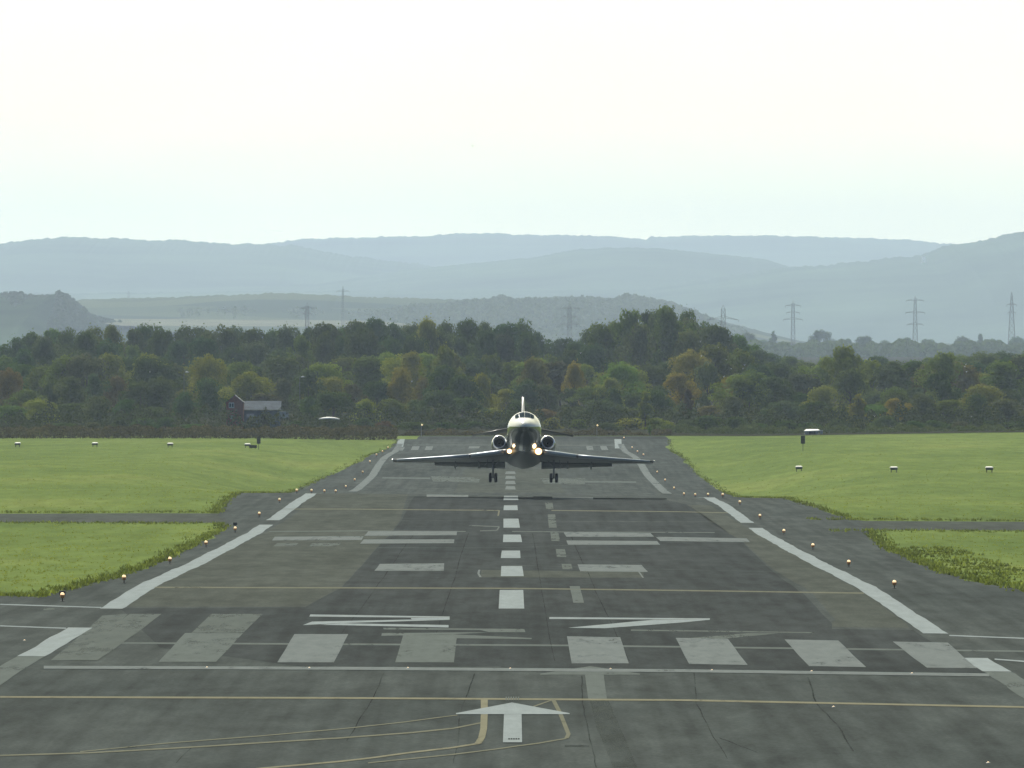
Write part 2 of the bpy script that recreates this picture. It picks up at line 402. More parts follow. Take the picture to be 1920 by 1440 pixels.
line('cross_line', [(530, 955), (640, 955), (936, 957.5), (934, 968)], 'cream', 3, 1.5)
line('cross_line', [(1034, 957.5), (1273, 960), (1365, 962)], 'cream', 3, 1.5)
line('cross_line', [(505, 997), (667, 996), (873, 997)], 'faded', 3, 1.6)
line('cross_line', [(880, 986), (936, 988), (932, 995), (900, 996)], 'faded', 3, 1.5)
line('cross_line', [(960, 997), (1060, 998), (1220, 998.5), (1340, 999)], 'faded', 3, 1.4)
line('cross_line', [(0, 1134), (190, 1140)], 'white_fresh', 3, 1.8)
line('cross_line', [(0, 1174.5), (124, 1179)], 'white_fresh', 3, 1.9)
line('cross_line', [(1780, 1192.5), (1925, 1198)], 'white_fresh', 3, 2)
line('cross_line', [(1865, 1237), (1925, 1241.5)], 'white_fresh', 3, 2.4)
# touchdown bars
for q, mt in (([(690, 997), (857, 996), (856, 1004), (683, 1005)], 'white'), ([(682, 1012), (852, 1012), (851, 1019), (675, 1020)], 'white'),
              ([(515, 1007), (682, 1006), (678, 1013), (510, 1014)], 'white'), ([(1057, 998), (1220, 1000), (1227, 1007), (1062, 1007)], 'white'),
              ([(1062, 1014), (1232, 1015), (1238, 1022), (1065, 1022)], 'white'), ([(1229, 1007), (1400, 1010), (1406, 1017), (1238, 1015)], 'white'),
              ([(712, 1058), (833, 1057), (832, 1071), (702, 1071)], 'white'), ([(1083, 1059), (1203, 1060), (1215, 1073), (1088, 1072)], 'white'),
              ([(800, 927.5), (878, 928.5), (878, 933), (800, 932)], 'white'), ([(1036, 932), (1112, 933), (1112, 936.5), (1036, 936)], 'white'),
              ([(717, 895), (807, 896), (806, 898.5), (717, 897.5)], 'faded'), ([(808, 893), (900, 896), (898, 905), (812, 903)], 'ghost'),
              ([(1013, 897), (1097, 897), (1097, 908), (1020, 907)], 'ghost'), ([(1097, 902), (1192, 903), (1193, 905.5), (1097, 905)], 'faded'),
              ([(520, 1019), (560, 1019), (552, 1025), (512, 1025)], 'ghost'), ([(585, 1019), (640, 1019), (632, 1025), (580, 1025)], 'ghost')):
    mark('touchdown_bar', q, mt)
line('corner_mark', [(899, 1069), (897, 1076), (901, 1083)], 'white', 4, 2)
line('corner_mark', [(1198, 1073), (1206, 1084)], 'white', 3, 2)
mark('crest_shadow', [(1000, 931), (1035, 931.5), (1035, 934), (1000, 932.5)], 'shadow_and_ink')  # dark strips painted on the crest for the aircraft's shadow
mark('crest_shadow', [(1112, 934), (1250, 935), (1250, 937), (1112, 936.5)], 'shadow_and_ink')
for q in ([(746, 823.5), (759, 823.5), (756, 838), (744, 838)], [(1152, 823.5), (1165, 823.5), (1166, 841), (1153, 841)]): mark('end_bar', q, 'white_fresh')
for q in ([(773, 837), (787, 837), (784, 844), (770, 844)], [(799, 837), (812, 837), (810, 844), (796, 844)], [(749, 839), (759, 839), (755, 845), (744, 845)], [(880, 837), (900, 837), (898, 841), (878, 841)],
          [(1099, 836.5), (1111, 836.5), (1113, 844), (1101, 844)], [(1125, 836.5), (1137, 836.5), (1141, 844), (1128, 844)]): mark('end_stripe', q, 'white')
line('end_line', [(760, 834.5), (925, 834.5)], 'faded', 2, 1.2); line('end_line', [(1045, 835), (1152, 835)], 'faded', 2, 1.2)
# centre line dashes
for q in ([(945, 930), (971, 930), (972, 938), (944, 938)], [(945, 948), (970, 948), (971, 957), (944, 957)], [(944, 973), (972, 973), (975, 990), (944, 990)],
          [(944, 1003), (976, 1003), (979, 1017), (943, 1017)], [(941, 1033), (975, 1033), (976, 1047), (939, 1047)],
          [(940, 1062), (979, 1062), (982, 1081), (939, 1081)], [(937, 1107), (981, 1107), (983, 1142), (935, 1142)]):
    mark('centre_line_dash', q, 'white_fresh')
for r0, r1 in ((884, 889), (892.5, 898), (902, 908), (912, 918)):
    mark('centre_line_dash', [(949, r0), (965, r0), (967, r1), (947, r1)], 'white')
for q in ([(1022, 943), (1036, 943), (1038, 955), (1024, 955)], [(1027, 965), (1041, 965), (1044, 990), (1029, 990)], [(1032, 998), (1047, 998), (1050, 1015), (1034, 1015)],
          [(1042, 1030), (1059, 1030), (1062, 1045), (1044, 1045)], [(1053, 1058), (1071, 1058), (1074, 1068), (1055, 1068)], [(1068, 1100), (1087, 1100), (1095, 1131), (1075, 1131)]):
    mark('old_centre_line_dash', q, 'ghost' if q[0][0] != 1068 else 'faded')
# runway number 27 and the older one under it
marks('runway_digit_two', [[(582, 1153), (843, 1157), (843, 1159.5), (580, 1157)], [(770, 1159.6), (843, 1159.6), (843, 1163), (772, 1162.5)],
                       [(772, 1162.6), (843, 1163.1), (640, 1169.5), (568, 1173), (585, 1166.5)], [(640, 1169.6), (841, 1173), (841, 1177.5), (600, 1172.5)]], 'white_fresh')
marks('runway_digit_seven', [[(1030, 1158), (1331, 1160.5), (1331, 1163), (1030, 1161.5)], [(1225, 1163.1), (1331, 1163.1), (1280, 1168), (1133, 1179), (1065, 1178)]], 'white_fresh')
marks('old_runway_digit_two', [[(718, 1178), (983, 1180), (985, 1186), (917, 1186), (900, 1182), (720, 1181)], [(860, 1186.5), (917, 1186.5), (850, 1190), (715, 1193), (716, 1188)],
                        [(750, 1193.2), (850, 1190.2), (997, 1197), (997, 1199), (800, 1197)]], 'faded', 0.016)
marks('old_runway_digit_seven', [[(1183, 1181), (1527, 1186), (1527, 1188), (1183, 1183.5)], [(1400, 1188.1), (1460, 1188.1), (1350, 1199), (1280, 1198)]], 'ghost', 0.016)
# arrows
marks('arrow', [[(960, 1319), (1068, 1339), (1068, 1341), (855, 1341), (855, 1339)], [(945, 1341.2), (978, 1341.2), (979, 1394), (943, 1394)]], 'white_fresh', 0.028)
marks('old_arrow', [[(1107, 1250), (1200, 1264), (1200, 1266), (1013, 1266), (1013, 1264)], [(1097, 1266.2), (1132, 1266.2), (1138, 1311), (1103, 1311)]], 'faded', 0.016)
marks('ink_mark', [[(953 + dx, 1386.5), (953 + dx + 3.2, 1386.5), (953 + dx + 3.2, 1389), (953 + dx, 1389)] for dx in (0, 4.5, 9, 13.5, 18)], 'shadow_and_ink', 0.034)
marks('tick_mark', [[(948 + 4.6 * k, 1308), (950.4 + 4.6 * k, 1308), (950.4 + 4.6 * k, 1315), (948 + 4.6 * k, 1315)] for k in range(6)], 'faded', 0.028)
# taxi guide lines
line('guide_line', [(908, 1312), (908, 1340), (907, 1368), (903, 1385), (896, 1396)], 'yellow', 13, 5, 0.024)
line('guide_line', [(900, 1395), (850, 1403), (773, 1412), (700, 1422), (640, 1429), (560, 1436), (480, 1443)], 'yellow', 4, 2.8)
line('guide_line', [(858, 1342), (760, 1355), (640, 1368), (480, 1382), (300, 1396), (150, 1411)], 'cream', 3, 1.6)
line('guide_line', [(905, 1356), (850, 1367), (773, 1375), (640, 1385), (367, 1402), (167, 1413), (0, 1418)], 'cream', 3, 2.4)
line('guide_line', [(995, 1328), (1037, 1313)], 'cream', 3, 2.2)
line('guide_line', [(1037, 1313), (1049, 1336), (1058, 1358), (1066, 1378), (1062, 1386)], 'cream', 8, 3, 0.024)
line('guide_line', [(1062, 1386), (1010, 1395), (930, 1406), (850, 1416), (780, 1423), (690, 1432)], 'cream', 4, 2)
# cracks and tar seams
def crack(pts, tx=2.2, ty=1.1, mt='crack'):
    out = []
    for a, b in zip(pts[:-1], pts[1:]):
        n = 4
        for k in range(n):
            out.append((a[0] + (b[0] - a[0]) * k / n + random.uniform(-1.5, 1.5), a[1] + (b[1] - a[1]) * k / n))
    out.append(pts[-1]); line('crack', out, mt, tx, ty, 0.016)
crack([(890, 1264), (874, 1308), (862, 1340), (858, 1400), (850, 1432)])
crack([(1092, 1268), (1092, 1310), (1098, 1350), (1110, 1400), (1118, 1440)])
crack([(1300, 1262), (1306, 1320), (1330, 1370), (1364, 1424)])
crack([(1516, 1270), (1530, 1320), (1570, 1360), (1600, 1410)], 3)
crack([(358, 1404), (330, 1432)], 2)
crack([(1060, 1400), (1105, 1400)], 3, 4)
crack([(1350, 1385), (1420, 1412)], 2, 1.5)
marks('worn_band', [[(1105, 1312), (1140, 1312), (1165, 1370), (1120, 1370)], [(1120, 1370.2), (1165, 1370.2), (1195, 1440), (1150, 1440)]], 'band', 0.014)
crack([(720, 1262), (700, 1308), (650, 1390)], 2)
crack([(240, 1180), (180, 1190)], 3, 3, 'ghost')
crack([(80, 1143), (103, 1142)], 2, 3, 'ghost'); crack([(118, 1140), (134, 1138)], 2, 2, 'ghost')
for x0 in (600, 800, 1040, 1180): crack([(x0, 1240), (957 + (x0 - 957) * 0.72, 1110), (957 + (x0 - 957) * 0.5, 1000)], 1.6, 1)

# ------------------------------------------------------------------ grass
def blades(n, pos, hmin, hmax, wid, name, mat, label_kind='stuff', per=3):
    X, Y = pos; n = len(X); Z = np.array([ground(x, y) for x, y in zip(X, Y)])
    tri = np.zeros((n, per, 3, 3), dtype=np.float32)
    for k in range(per):
        a = rng.uniform(0, 2 * math.pi, n); h = rng.uniform(hmin, hmax, n); ww = wid * rng.uniform(0.5, 1.2, n)
        ox = X + rng.normal(0, wid * 0.8, n); oy = Y + rng.normal(0, wid * 0.8, n)
        dx, dy = np.cos(a) * ww / 2, np.sin(a) * ww / 2
        tri[:, k, 0] = np.stack([ox - dx, oy - dy, Z - 0.02], 1); tri[:, k, 1] = np.stack([ox + dx, oy + dy, Z - 0.02], 1)
        tri[:, k, 2] = np.stack([ox + rng.normal(0, h * 0.45), oy + rng.normal(0, h * 0.45), Z + h], 1)
    return tag(ob(name, mesh_np(name, tri.reshape(-1, 3), 3, mat)), kind=label_kind)
def field_points(n, side):
    """points on one field, spread evenly over the picture rather than over the map"""
    out = []
    while len(out) < n:
        m_ = n
        inv = rng.uniform(1 / 1480, 1 / 395, m_); Y = 1 / inv
        X = side * rng.uniform(16.5, 78, m_)
        for x, y in zip(X, Y):
            if abs(x) > 0.056 * y + 6: continue
            if side < 0:
                if y < 408 or (642 < y < 682) or y > 1430 or x > np.interp(y, [410, 630, 735, 1000, 1200, 1430], [-18.3, -18, -20.6, -21, -18, -16.2]): continue
            else:
                if y < 428 or (626 < y < 666) or y > 1500 or x < np.interp(y, [430, 630, 1440], [21.8, 22.2, 21.8]): continue
            out.append((x, y))
    a = np.array(out[:n]); return a[:, 0], a[:, 1]
tag(blades(0, field_points(7000, -1), 0.03, 0.08, 0.12, 'grass', M['blade']), 'mown green grass of the airfield left of the runway', 'grass')
tag(blades(0, field_points(7000, 1), 0.03, 0.08, 0.12, 'grass', M['blade']), 'mown green grass of the airfield right of the runway', 'grass')
ex, ey = [], []
for i in range(3600):
    y = 1 / rng.uniform(1 / 1440, 1 / 406)
    s = -1 if rng.random() < 0.5 else 1
    if s > 0 and y < 428: continue
    if (s < 0 and 643 < y < 680) or (s > 0 and 627 < y < 665): continue
    x = np.interp(y, [410, 440, 470, 520, 630, 660, 735, 800, 1000, 1120, 1200, 1300, 1420, 1440], [-18.4, -17.3, -17.0, -16.9, -17.3, -18.8, -20.2, -20.4, -20.6, -19.9, -17.6, -17.2, -15.6, -15.4]) if s < 0 else \
        np.interp(y, [430, 470, 560, 630, 665, 740, 900, 1050, 1200, 1350, 1440], [21.5, 20.0, 20.2, 21.6, 22.0, 20.8, 20.9, 20.6, 20.4, 20.9, 22.0])
    ex.append(x + s * abs(rng.normal(0, 0.4)) - s * 0.3 * rng.random()); ey.append(y)
for i in range(1500):     # rims of the taxiways and of the near left field
    s, y0 = random.choice([(-1, 643), (-1, 682), (1, 626), (1, 666), (-1, 407)])
    ex.append(s * rng.uniform(19, 45 if y0 > 500 else 26)); ey.append(y0 + (abs(rng.normal(0, 3)) if y0 in (682, 666, 407) else -abs(rng.normal(0, 3))))
tag(blades(0, (np.array(ex), np.array(ey)), 0.03, 0.20, 0.14, 'weeds', M['weed'], per=4), 'rough darker weeds along the edges of the tarmac', 'weeds')
# rough ground at the lower right
gx = rng.uniform(17.8, 24, 700); gy = rng.uniform(428, 560, 700); k = gx > np.interp(gy, [428, 470, 560], [20.8, 19.6, 20.0]); 
tag(blades(0, (gx[k], gy[k]), 0.05, 0.16, 0.2, 'weeds', M['weed'], per=5), 'patchy weeds growing over the right shoulder of the runway', 'weeds')

# ------------------------------------------------------------------ tree variants (unit height 10 m)
def crown_mesh(seed, kind):
    r = np.random.default_rng(seed); blobs = []
    if kind == 'round': nb, W, z0, z1, br = 32, 3.7, 2.0, 8.8, 1.55
    elif kind == 'tall': nb, W, z0, z1, br = 30, 2.5, 2.0, 9.2, 1.3
    elif kind == 'cone': nb, W, z0, z1, br = 28, 2.6, 1.2, 9.5, 1.15
    elif kind == 'bush': nb, W, z0, z1, br = 24, 5.2, 1.0, 7.6, 2.4
    else: nb, W, z0, z1, br = 28, 3.5, 2.4, 9.1, 1.4      # loose
    for i in range(nb):
        u = r.random() ** 0.8; z = z0 + (z1 - z0) * u; k = (z - z0) / (z1 - z0)
        if kind == 'cone': rad = W * (1.02 - k) ** 0.85
        elif kind == 'bush': rad = W * math.sqrt(max(0.03, 1 - k ** 2.2))
        else: rad = W * math.sqrt(max(0.04, 1 - (2 * k - 0.85) ** 2 / 1.35))
        a = r.uniform(0, 2 * math.pi); q = math.sqrt(r.random()) * rad * r.uniform(.75, 1.25)
        b = br * r.uniform(0.55, 1.15) * (0.55 + 0.45 * (1 - k) if kind == 'cone' else 1)
        blobs.append((q * math.cos(a), q * math.sin(a), z, b))
    n_total = 5200; vol = np.array([b[3] ** 2 for b in blobs]); cnt = (n_total * vol / vol.sum()).astype(int)
    P = []; D = []
    for (x, y, z, b), n in zip(blobs, cnt):
        d = r.normal(0, 1, (n, 3)); d[:, 2] += 0.35; d /= np.linalg.norm(d, axis=1)[:, None]
        rr = b * (0.78 + 0.28 * r.random(n)); q = d * rr[:, None] * [1, 1, 0.82] + [x, y, z]
        q += r.normal(0, 1, q.shape) * (0.07 + 0.30 * (r.random(n) < 0.16))[:, None]; P.append(q); D.append(d)
    P = np.vstack(P); D = np.vstack(D); k = P[:, 2] > 0.25; P = P[k]; D = D[k]; n = len(P)
    top = P[:, 2].max(); P[:, 2] *= 10.0 / top
    s = r.uniform(0.12, 0.26, n) * (1.25 if kind == 'bush' else 1)
    nn = D + r.normal(0, 0.27, (n, 3)); nn /= np.linalg.norm(nn, axis=1)[:, None]
    u = np.cross(nn, r.normal(0, 1, (n, 3))); u /= np.linalg.norm(u, axis=1)[:, None]; v = np.cross(nn, u)
    u *= s[:, None]; v *= (s * 0.8)[:, None]
    Q = np.stack([P - u, P - v * 0.9, P + u, P + v], 1).reshape(-1, 3)
    return mesh_np('crown', Q, 4, M['leaf'])
def trunk_mesh(seed, kind):
    r = random.Random(seed); mb = MB()
    top = {'cone': 8.8, 'bush': 5, 'tall': 8}.get(kind, 7)
    mb.tube([(0, 0, -0.8), (0.05, 0, 1.5), (r.uniform(-.2, .2), r.uniform(-.2, .2), top * .6), (r.uniform(-.4, .4), r.uniform(-.4, .4), top)], [0.26, 0.2, 0.13, 0.04], 6)
    for k in range(6):
        z = r.uniform(1.2, top * 0.7); a = r.uniform(0, 6.28); l = r.uniform(1.4, 2.8)
        mb.tube([(0, 0, z), (l * .5 * math.cos(a), l * .5 * math.sin(a), z + l * .4), (l * math.cos(a), l * math.sin(a), z + l)], [0.09, 0.06, 0.02], 5)
    return mesh('trunk', mb.V, mb.F, M['bark'])
KINDS = ['round', 'tall', 'cone', 'bush', 'loose']
VAR = {k: [(crown_mesh(100 * i + j, k), trunk_mesh(50 * i + j, k)) for j in range(3 if k in ('round', 'bush', 'loose') else 2)] for i, k in enumerate(KINDS)}

COL = {'dark green': (0.072, 0.115, 0.034), 'mid green': (0.115, 0.168, 0.040), 'light green': (0.175, 0.230, 0.050), 'yellow green': (0.240, 0.260, 0.052),
       'golden': (0.29, 0.25, 0.06), 'orange brown': (0.17, 0.145, 0.055), 'russet': (0.15, 0.105, 0.055), 'grey green': (0.100, 0.130, 0.058), 'blue green': (0.066, 0.104, 0.045)}
ZONES = [(0, 'at the left edge'), (75, 'close to the left edge'), (150, 'left of the far field'), (225, 'left of the rounded dark crown'), (300, 'left of the street lamp'),
         (375, 'above the red gabled building'), (450, 'over the grey barn'), (525, 'right of the grey barn'), (600, 'above the white canopy'), (675, 'above the left runway corner'),
         (750, 'above the left runway end'), (825, 'left of the aircraft tail'), (900, 'just left of the aircraft fin'), (975, 'right of the aircraft fin'), (1050, 'below the pylon beside the fin'),
         (1125, 'above the right runway end'), (1200, 'below the tall grove'), (1275, 'right of the tall grove'), (1350, 'below the wide armed pylon'), (1425, 'left of the white shelter'),
         (1500, 'behind the white shelter'), (1575, 'right of the white shelter'), (1650, 'left of the tallest pylon'), (1725, 'right of the tallest pylon'), (1800, 'near the last pylon'), (1875, 'at the right edge')]
SHAPE = {'round': 'rounded', 'tall': 'narrow', 'cone': 'pointed', 'bush': 'broad', 'loose': 'loose'}
used = {}
def zone(px):
    z = ZONES[0][1]
    for a, nme in ZONES:
        if px >= a: z = nme
    return z
def tree(px, toprow, Y, widpx, kind, colour, layer, group, name=None):
    X = X_at(px, Y); g = ground(X, Y); top = z_at(toprow, Y); h = max(1.2, top - g)
    cw = {'round': 8.6, 'tall': 6.2, 'cone': 5.8, 'bush': 13, 'loose': 8.6}[kind]
    sx = widpx / F * Y / cw
    cm, tm = random.choice(VAR[kind])
    big = 'tall' if h > 13 else ('small' if h < 6 else '')
    isbush = kind == 'bush'
    lab = ' '.join(f"{colour} {SHAPE[kind]} {'bush' if isbush else 'tree'} {layer} {zone(px)}".split())
    t = thing(name or ('bush' if isbush else 'tree'), lab, 'bush' if isbush else 'tree', (X, Y, g), group, (0, 0, random.uniform(0, 6.28)))
    c = ob('crown', cm, t); c.scale = (sx, sx, h / 10); c.color = (*[v * random.uniform(0.88, 1.14) for v in COL[colour]], 1)
    k = ob('trunk', tm, t); k.scale = (min(sx, h / 10) * 1.0, min(sx, h / 10) * 1.0, h / 10)
    return t
def prof(T): return tab(T)
def pick(ws):
    ks = list(ws); return random.choices(ks, [ws[k] for k in ks])[0]
SKY = prof([(-60, 632), (0, 632), (40, 626), (75, 604), (100, 606), (135, 612), (165, 600), (198, 588), (225, 606), (260, 606), (290, 588), (315, 606), (362, 600), (395, 606), (440, 608), (470, 606), (490, 602),
            (525, 614), (557, 600), (590, 604), (640, 606), (665, 596), (740, 586), (790, 592), (850, 594), (905, 590), (950, 592), (985, 598), (1012, 618), (1045, 630), (1078, 628), (1105, 612), (1135, 592),
            (1160, 588), (1190, 578), (1225, 574), (1250, 570), (1285, 574), (1312, 592), (1345, 606), (1370, 614), (1395, 632), (1418, 655), (1440, 664), (1500, 664), (1560, 668), (1620, 662), (1700, 668), (1800, 664), (1860, 658), (1980, 650)])
MID = prof([(-60, 676), (0, 676), (60, 668), (110, 665), (160, 662), (230, 664), (285, 664), (330, 672), (380, 664), (440, 672), (490, 690), (545, 652), (600, 668), (680, 664), (745, 658), (790, 664), (840, 642), (880, 664),
            (950, 666), (1005, 668), (1075, 674), (1130, 698), (1165, 690), (1190, 672), (1240, 680), (1290, 652), (1345, 642), (1400, 652), (1450, 672), (1520, 684), (1580, 648), (1640, 676), (1700, 680), (1765, 662),
            (1830, 682), (1890, 674), (1980, 650)])
GW = 'trees of the wood beyond the runway'
MIXG = {'dark green': 4, 'mid green': 4, 'grey green': 3, 'light green': 2, 'yellow green': 1.6, 'orange brown': .6, 'russet': .15}
# farthest row: the skyline of the wood
x = -40
while x < 1975:
    wpx = random.uniform(56, 92); r0 = SKY(x)
    right = x > 1420
    Y = random.uniform(2050, 2200) if not right else random.uniform(2250, 2400)
    tree(x, r0 + random.choice([-3, 0, 2, 7, 10]), Y, wpx, random.choice(['round', 'loose', 'loose', 'round']), pick({'dark green': 5, 'blue green': 4, 'grey green': 2, 'mid green': 1.5 if x < 1000 else 3}), 'on the wood skyline', GW)
    x += random.uniform(27, 40)
# second row, a little below the skyline
x = -30
while x < 1975:
    r0 = SKY(x) + random.uniform(16, 42) if x < 1410 else SKY(x) + random.uniform(4, 16)
    if r0 < MID(x) - 4:
        tree(x, r0, random.uniform(1950, 2040), random.uniform(50, 84), random.choice(['round', 'round', 'loose']), pick({'dark green': 6, 'blue green': 4, 'grey green': 3, 'mid green': 2}), 'in the shaded back rows', GW)
    x += random.uniform(34, 50)
# middle band, lit rims
x = -40
while x < 1975:
    col = pick(MIXG if x < 1480 else {'mid green': 3, 'light green': 3, 'russet': 1, 'orange brown': 1.6, 'grey green': 3, 'dark green': 1})
    tree(x, MID(x) + random.choice([-2, 0, 3, 8, 14]), random.uniform(1780, 1870), random.uniform(70, 108), random.choice(['round', 'round', 'loose', 'tall']), col, 'in the middle rows', GW)
    x += random.uniform(34, 48)
# lower middle
x = -40
while x < 1975:
    r0 = MID(x) + random.uniform(24, 62)
    tree(x, r0, random.uniform(1680, 1750), random.uniform(52, 88), random.choice(['round', 'bush', 'loose', 'round']), pick({'dark green': 4, 'mid green': 3, 'grey green': 3, 'russet': .4, 'orange brown': 1.2, 'yellow green': .8}), 'in the lower rows', GW)
    x += random.uniform(36, 52)
# front trees and bushes
x = -30
while x < 1975:
    if 400 < x < 560: x += 30; continue
    r0 = random.uniform(728, 768)
    tree(x, r0, random.uniform(1590, 1650), random.uniform(60, 110), random.choice(['bush', 'round', 'bush']), pick({'dark green': 5, 'grey green': 3, 'mid green': 3, 'orange brown': 1, 'yellow green': 1}), 'in front of the wood', 'bushes along the front of the wood')
    x += random.uniform(42, 62)
x = 120
while x < 1975:
    if not (400 < x < 540) and not (590 < x < 645):
        tree(x, random.uniform(776, 795), random.uniform(1530, 1570), random.uniform(42, 84), 'bush', pick({'dark green': 4, 'grey green': 3, 'mid green': 2, 'russet': .6, 'yellow green': .8}), 'beside the airfield grass', 'low bushes beside the airfield grass')
    x += random.uniform(38, 56)
# the trees that stand out
for a in ((287, 663, 1740, 100, 'round', 'dark green'), (395, 662, 1760, 80, 'round', 'yellow green'), (470, 690, 1700, 100, 'loose', 'yellow green'), (1078, 673, 1740, 44, 'round', 'golden'), (1003, 664, 1760, 62, 'round', 'orange brown'),
          (1210, 733, 1560, 42, 'cone', 'yellow green'), (1160, 676, 1735, 80, 'round', 'light green'), (1140, 706, 1720, 60, 'loose', 'yellow green'), (1290, 728, 1610, 22, 'tall', 'russet'), (1582, 646, 1745, 90, 'loose', 'light green'), (1770, 658, 1760, 90, 'loose', 'light green'),
          (1609, 738, 1600, 54, 'cone', 'yellow green'), (1680, 745, 1600, 60, 'loose', 'golden'), (1845, 718, 1640, 90, 'round', 'yellow green'), (205, 660, 1790, 90, 'round', 'light green'), (20, 688, 1700, 60, 'round', 'orange brown'),
          (835, 640, 1790, 62, 'loose', 'light green'), (770, 656, 1780, 60, 'round', 'yellow green'), (1180, 578, 2000, 90, 'loose', 'mid green'), (1250, 569, 2000, 110, 'loose', 'mid green'), (1130, 596, 2000, 80, 'loose', 'mid green'),
          (1300, 586, 2010, 80, 'loose', 'grey green'), (1345, 606, 1990, 90, 'round', 'dark green'), (800, 588, 2000, 66, 'round', 'yellow green'), (1390, 700, 1700, 110, 'round', 'light green'), (1218, 796, 1480, 12, 'cone', 'light green')):
    tree(*a, 'standing out', GW)
# hazy trees on the plain behind, at right
for i, (px, r0, wd, kd) in enumerate([(1450, 620, 26, 'cone'), (1538, 617, 46, 'round'), (1590, 633, 24, 'round'), (1620, 628, 40, 'round'), (1660, 637, 44, 'bush'), (1700, 632, 24, 'tall'), (1740, 634, 36, 'round'), (1802, 629, 34, 'round'),
                                  (1838, 625, 14, 'tall'), (1862, 634, 44, 'bush'), (1905, 630, 36, 'round'), (1945, 634, 44, 'bush'), (1475, 640, 60, 'bush'), (1400, 622, 36, 'round'), (1430, 636, 40, 'round')]):
    tree(px, r0, 6300 + (i % 3) * 150, wd, kd, 'dark green', 'on the hazy far plain', 'hazy trees on the far plain')
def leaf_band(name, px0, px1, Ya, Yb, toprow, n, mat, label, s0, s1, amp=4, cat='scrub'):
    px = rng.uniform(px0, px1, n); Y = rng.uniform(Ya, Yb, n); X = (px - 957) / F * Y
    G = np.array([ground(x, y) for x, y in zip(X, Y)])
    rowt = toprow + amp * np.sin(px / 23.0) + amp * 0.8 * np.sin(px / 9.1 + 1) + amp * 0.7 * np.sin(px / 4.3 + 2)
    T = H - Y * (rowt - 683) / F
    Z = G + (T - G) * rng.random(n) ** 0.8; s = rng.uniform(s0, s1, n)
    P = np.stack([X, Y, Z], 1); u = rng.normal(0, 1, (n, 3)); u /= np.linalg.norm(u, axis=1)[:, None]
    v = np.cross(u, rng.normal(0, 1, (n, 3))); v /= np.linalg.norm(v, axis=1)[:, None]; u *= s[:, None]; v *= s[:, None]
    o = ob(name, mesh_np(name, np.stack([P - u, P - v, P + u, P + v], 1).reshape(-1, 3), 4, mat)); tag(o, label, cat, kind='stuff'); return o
leaf_band('scrub', -60, 745, 1432, 1446, 800, 24000, M['scrub'], 'brown grey scrub bordering the far side of the left field', .07, .16, 2)
leaf_band('scrub', 745, 1260, 1480, 1500, 808, 12000, M['scrub'], 'dull low scrub behind the far runway end', .07, .16, 3)
leaf_band('scrub', 1230, 1990, 1518, 1530, 800, 15000, M['leaf'], 'dark low scrub bordering the far side of the right field', .07, .16, 3).color = (0.08, 0.11, 0.05, 1)
o = leaf_band('far_wood', 1405, 2000, 5900, 6250, 643, 34000, M['leaf'], 'blue grey band of distant woodland behind the right trees', .6, 1.3, 3, 'wood'); o.color = (*COL['dark green'], 1)
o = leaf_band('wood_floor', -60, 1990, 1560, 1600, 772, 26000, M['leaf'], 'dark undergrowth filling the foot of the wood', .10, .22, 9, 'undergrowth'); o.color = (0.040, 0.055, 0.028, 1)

# ------------------------------------------------------------------ hills
M['hill'] = leafy('hill_forest', (0.045, 0.070, 0.038), 0.0, 0.0022, 0.6, 0)
m, t, b = newmat('hill_fields')
v = N(t, 'ShaderNodeTexVoronoi'); v.inputs['Scale'].default_value = 0.006; tcn = N(t, 'ShaderNodeTexCoord'); t.links.new(tcn.outputs['Object'], v.inputs['Vector'])
c = ramp(t, v.outputs['Color'], [(0.30, (0.035, 0.05, 0.03)), (0.45, (0.06, 0.08, 0.04)), (0.75, (0.09, 0.105, 0.05)), (0.9, (0.04, 0.055, 0.03))])
t.links.new(c, b.inputs['Base Color']); b.inputs['Roughness'].default_value = 1; b.inputs['Specular IOR Level'].default_value = 0
M['hill_fields'] = m
def ridge(name, T, Y, depth, mat, jag, seed, x0=-900, x1=2900, step=3, base=700):
    r = np.random.default_rng(seed); pr = tab(T); xs = np.arange(x0, x1, step); n = len(xs)
    j = r.normal(0, 1, n); j = 1.6 * np.convolve(j, [.25, .5, .25], 'same') + 1.5 * np.convolve(r.normal(0, 1, n), np.ones(9) / 9, 'same')
    V = []; prof_ = [(0.0, 0.0), (0.15, 0.30), (0.35, 0.58), (0.6, 0.80), (0.85, 0.96), (1.0, 1.0), (1.15, 0.96), (1.6, 0.6)]
    for a, hh in prof_:
        yy = Y - depth * (1 - a)
        for i, px in enumerate(xs):
            row = pr(px) + (jag * j[i] if a == 1.0 else (0.1 * jag * r.normal() + 1.0))
            top = z_at(row, Y); bot = z_at(base, Y) 
            V.append((X_at(px, Y), yy, bot + (top - bot) * hh))
    Fc = [(k * n + i, k * n + i + 1, (k + 1) * n + i + 1, (k + 1) * n + i) for k in range(len(prof_) - 1) for i in range(n - 1)]
    return tag(ob(name, mesh(name, V, Fc, mat, True)), kind='structure')
ridge('hill', [(-900, 470), (0, 470), (400, 470), (560, 449), (640, 446), (800, 443), (860, 438), (930, 437), (960, 440), (1060, 441), (1140, 443), (1210, 449), (1220, 444), (1300, 442), (1450, 442), (1580, 445), (1700, 449), (1760, 456), (2000, 470), (2900, 480)], 24500, 3000, M['hill'], 0.7, 1, step=2.5)
ridge('hill', [(-900, 470), (-100, 466), (0, 458), (60, 449), (120, 445), (200, 447), (260, 450), (320, 449), (360, 452), (430, 457), (500, 458), (560, 461), (640, 478), (760, 492), (850, 505), (1000, 520), (2900, 560)], 20500, 3000, M['hill'], 1.1, 2, step=2.5)
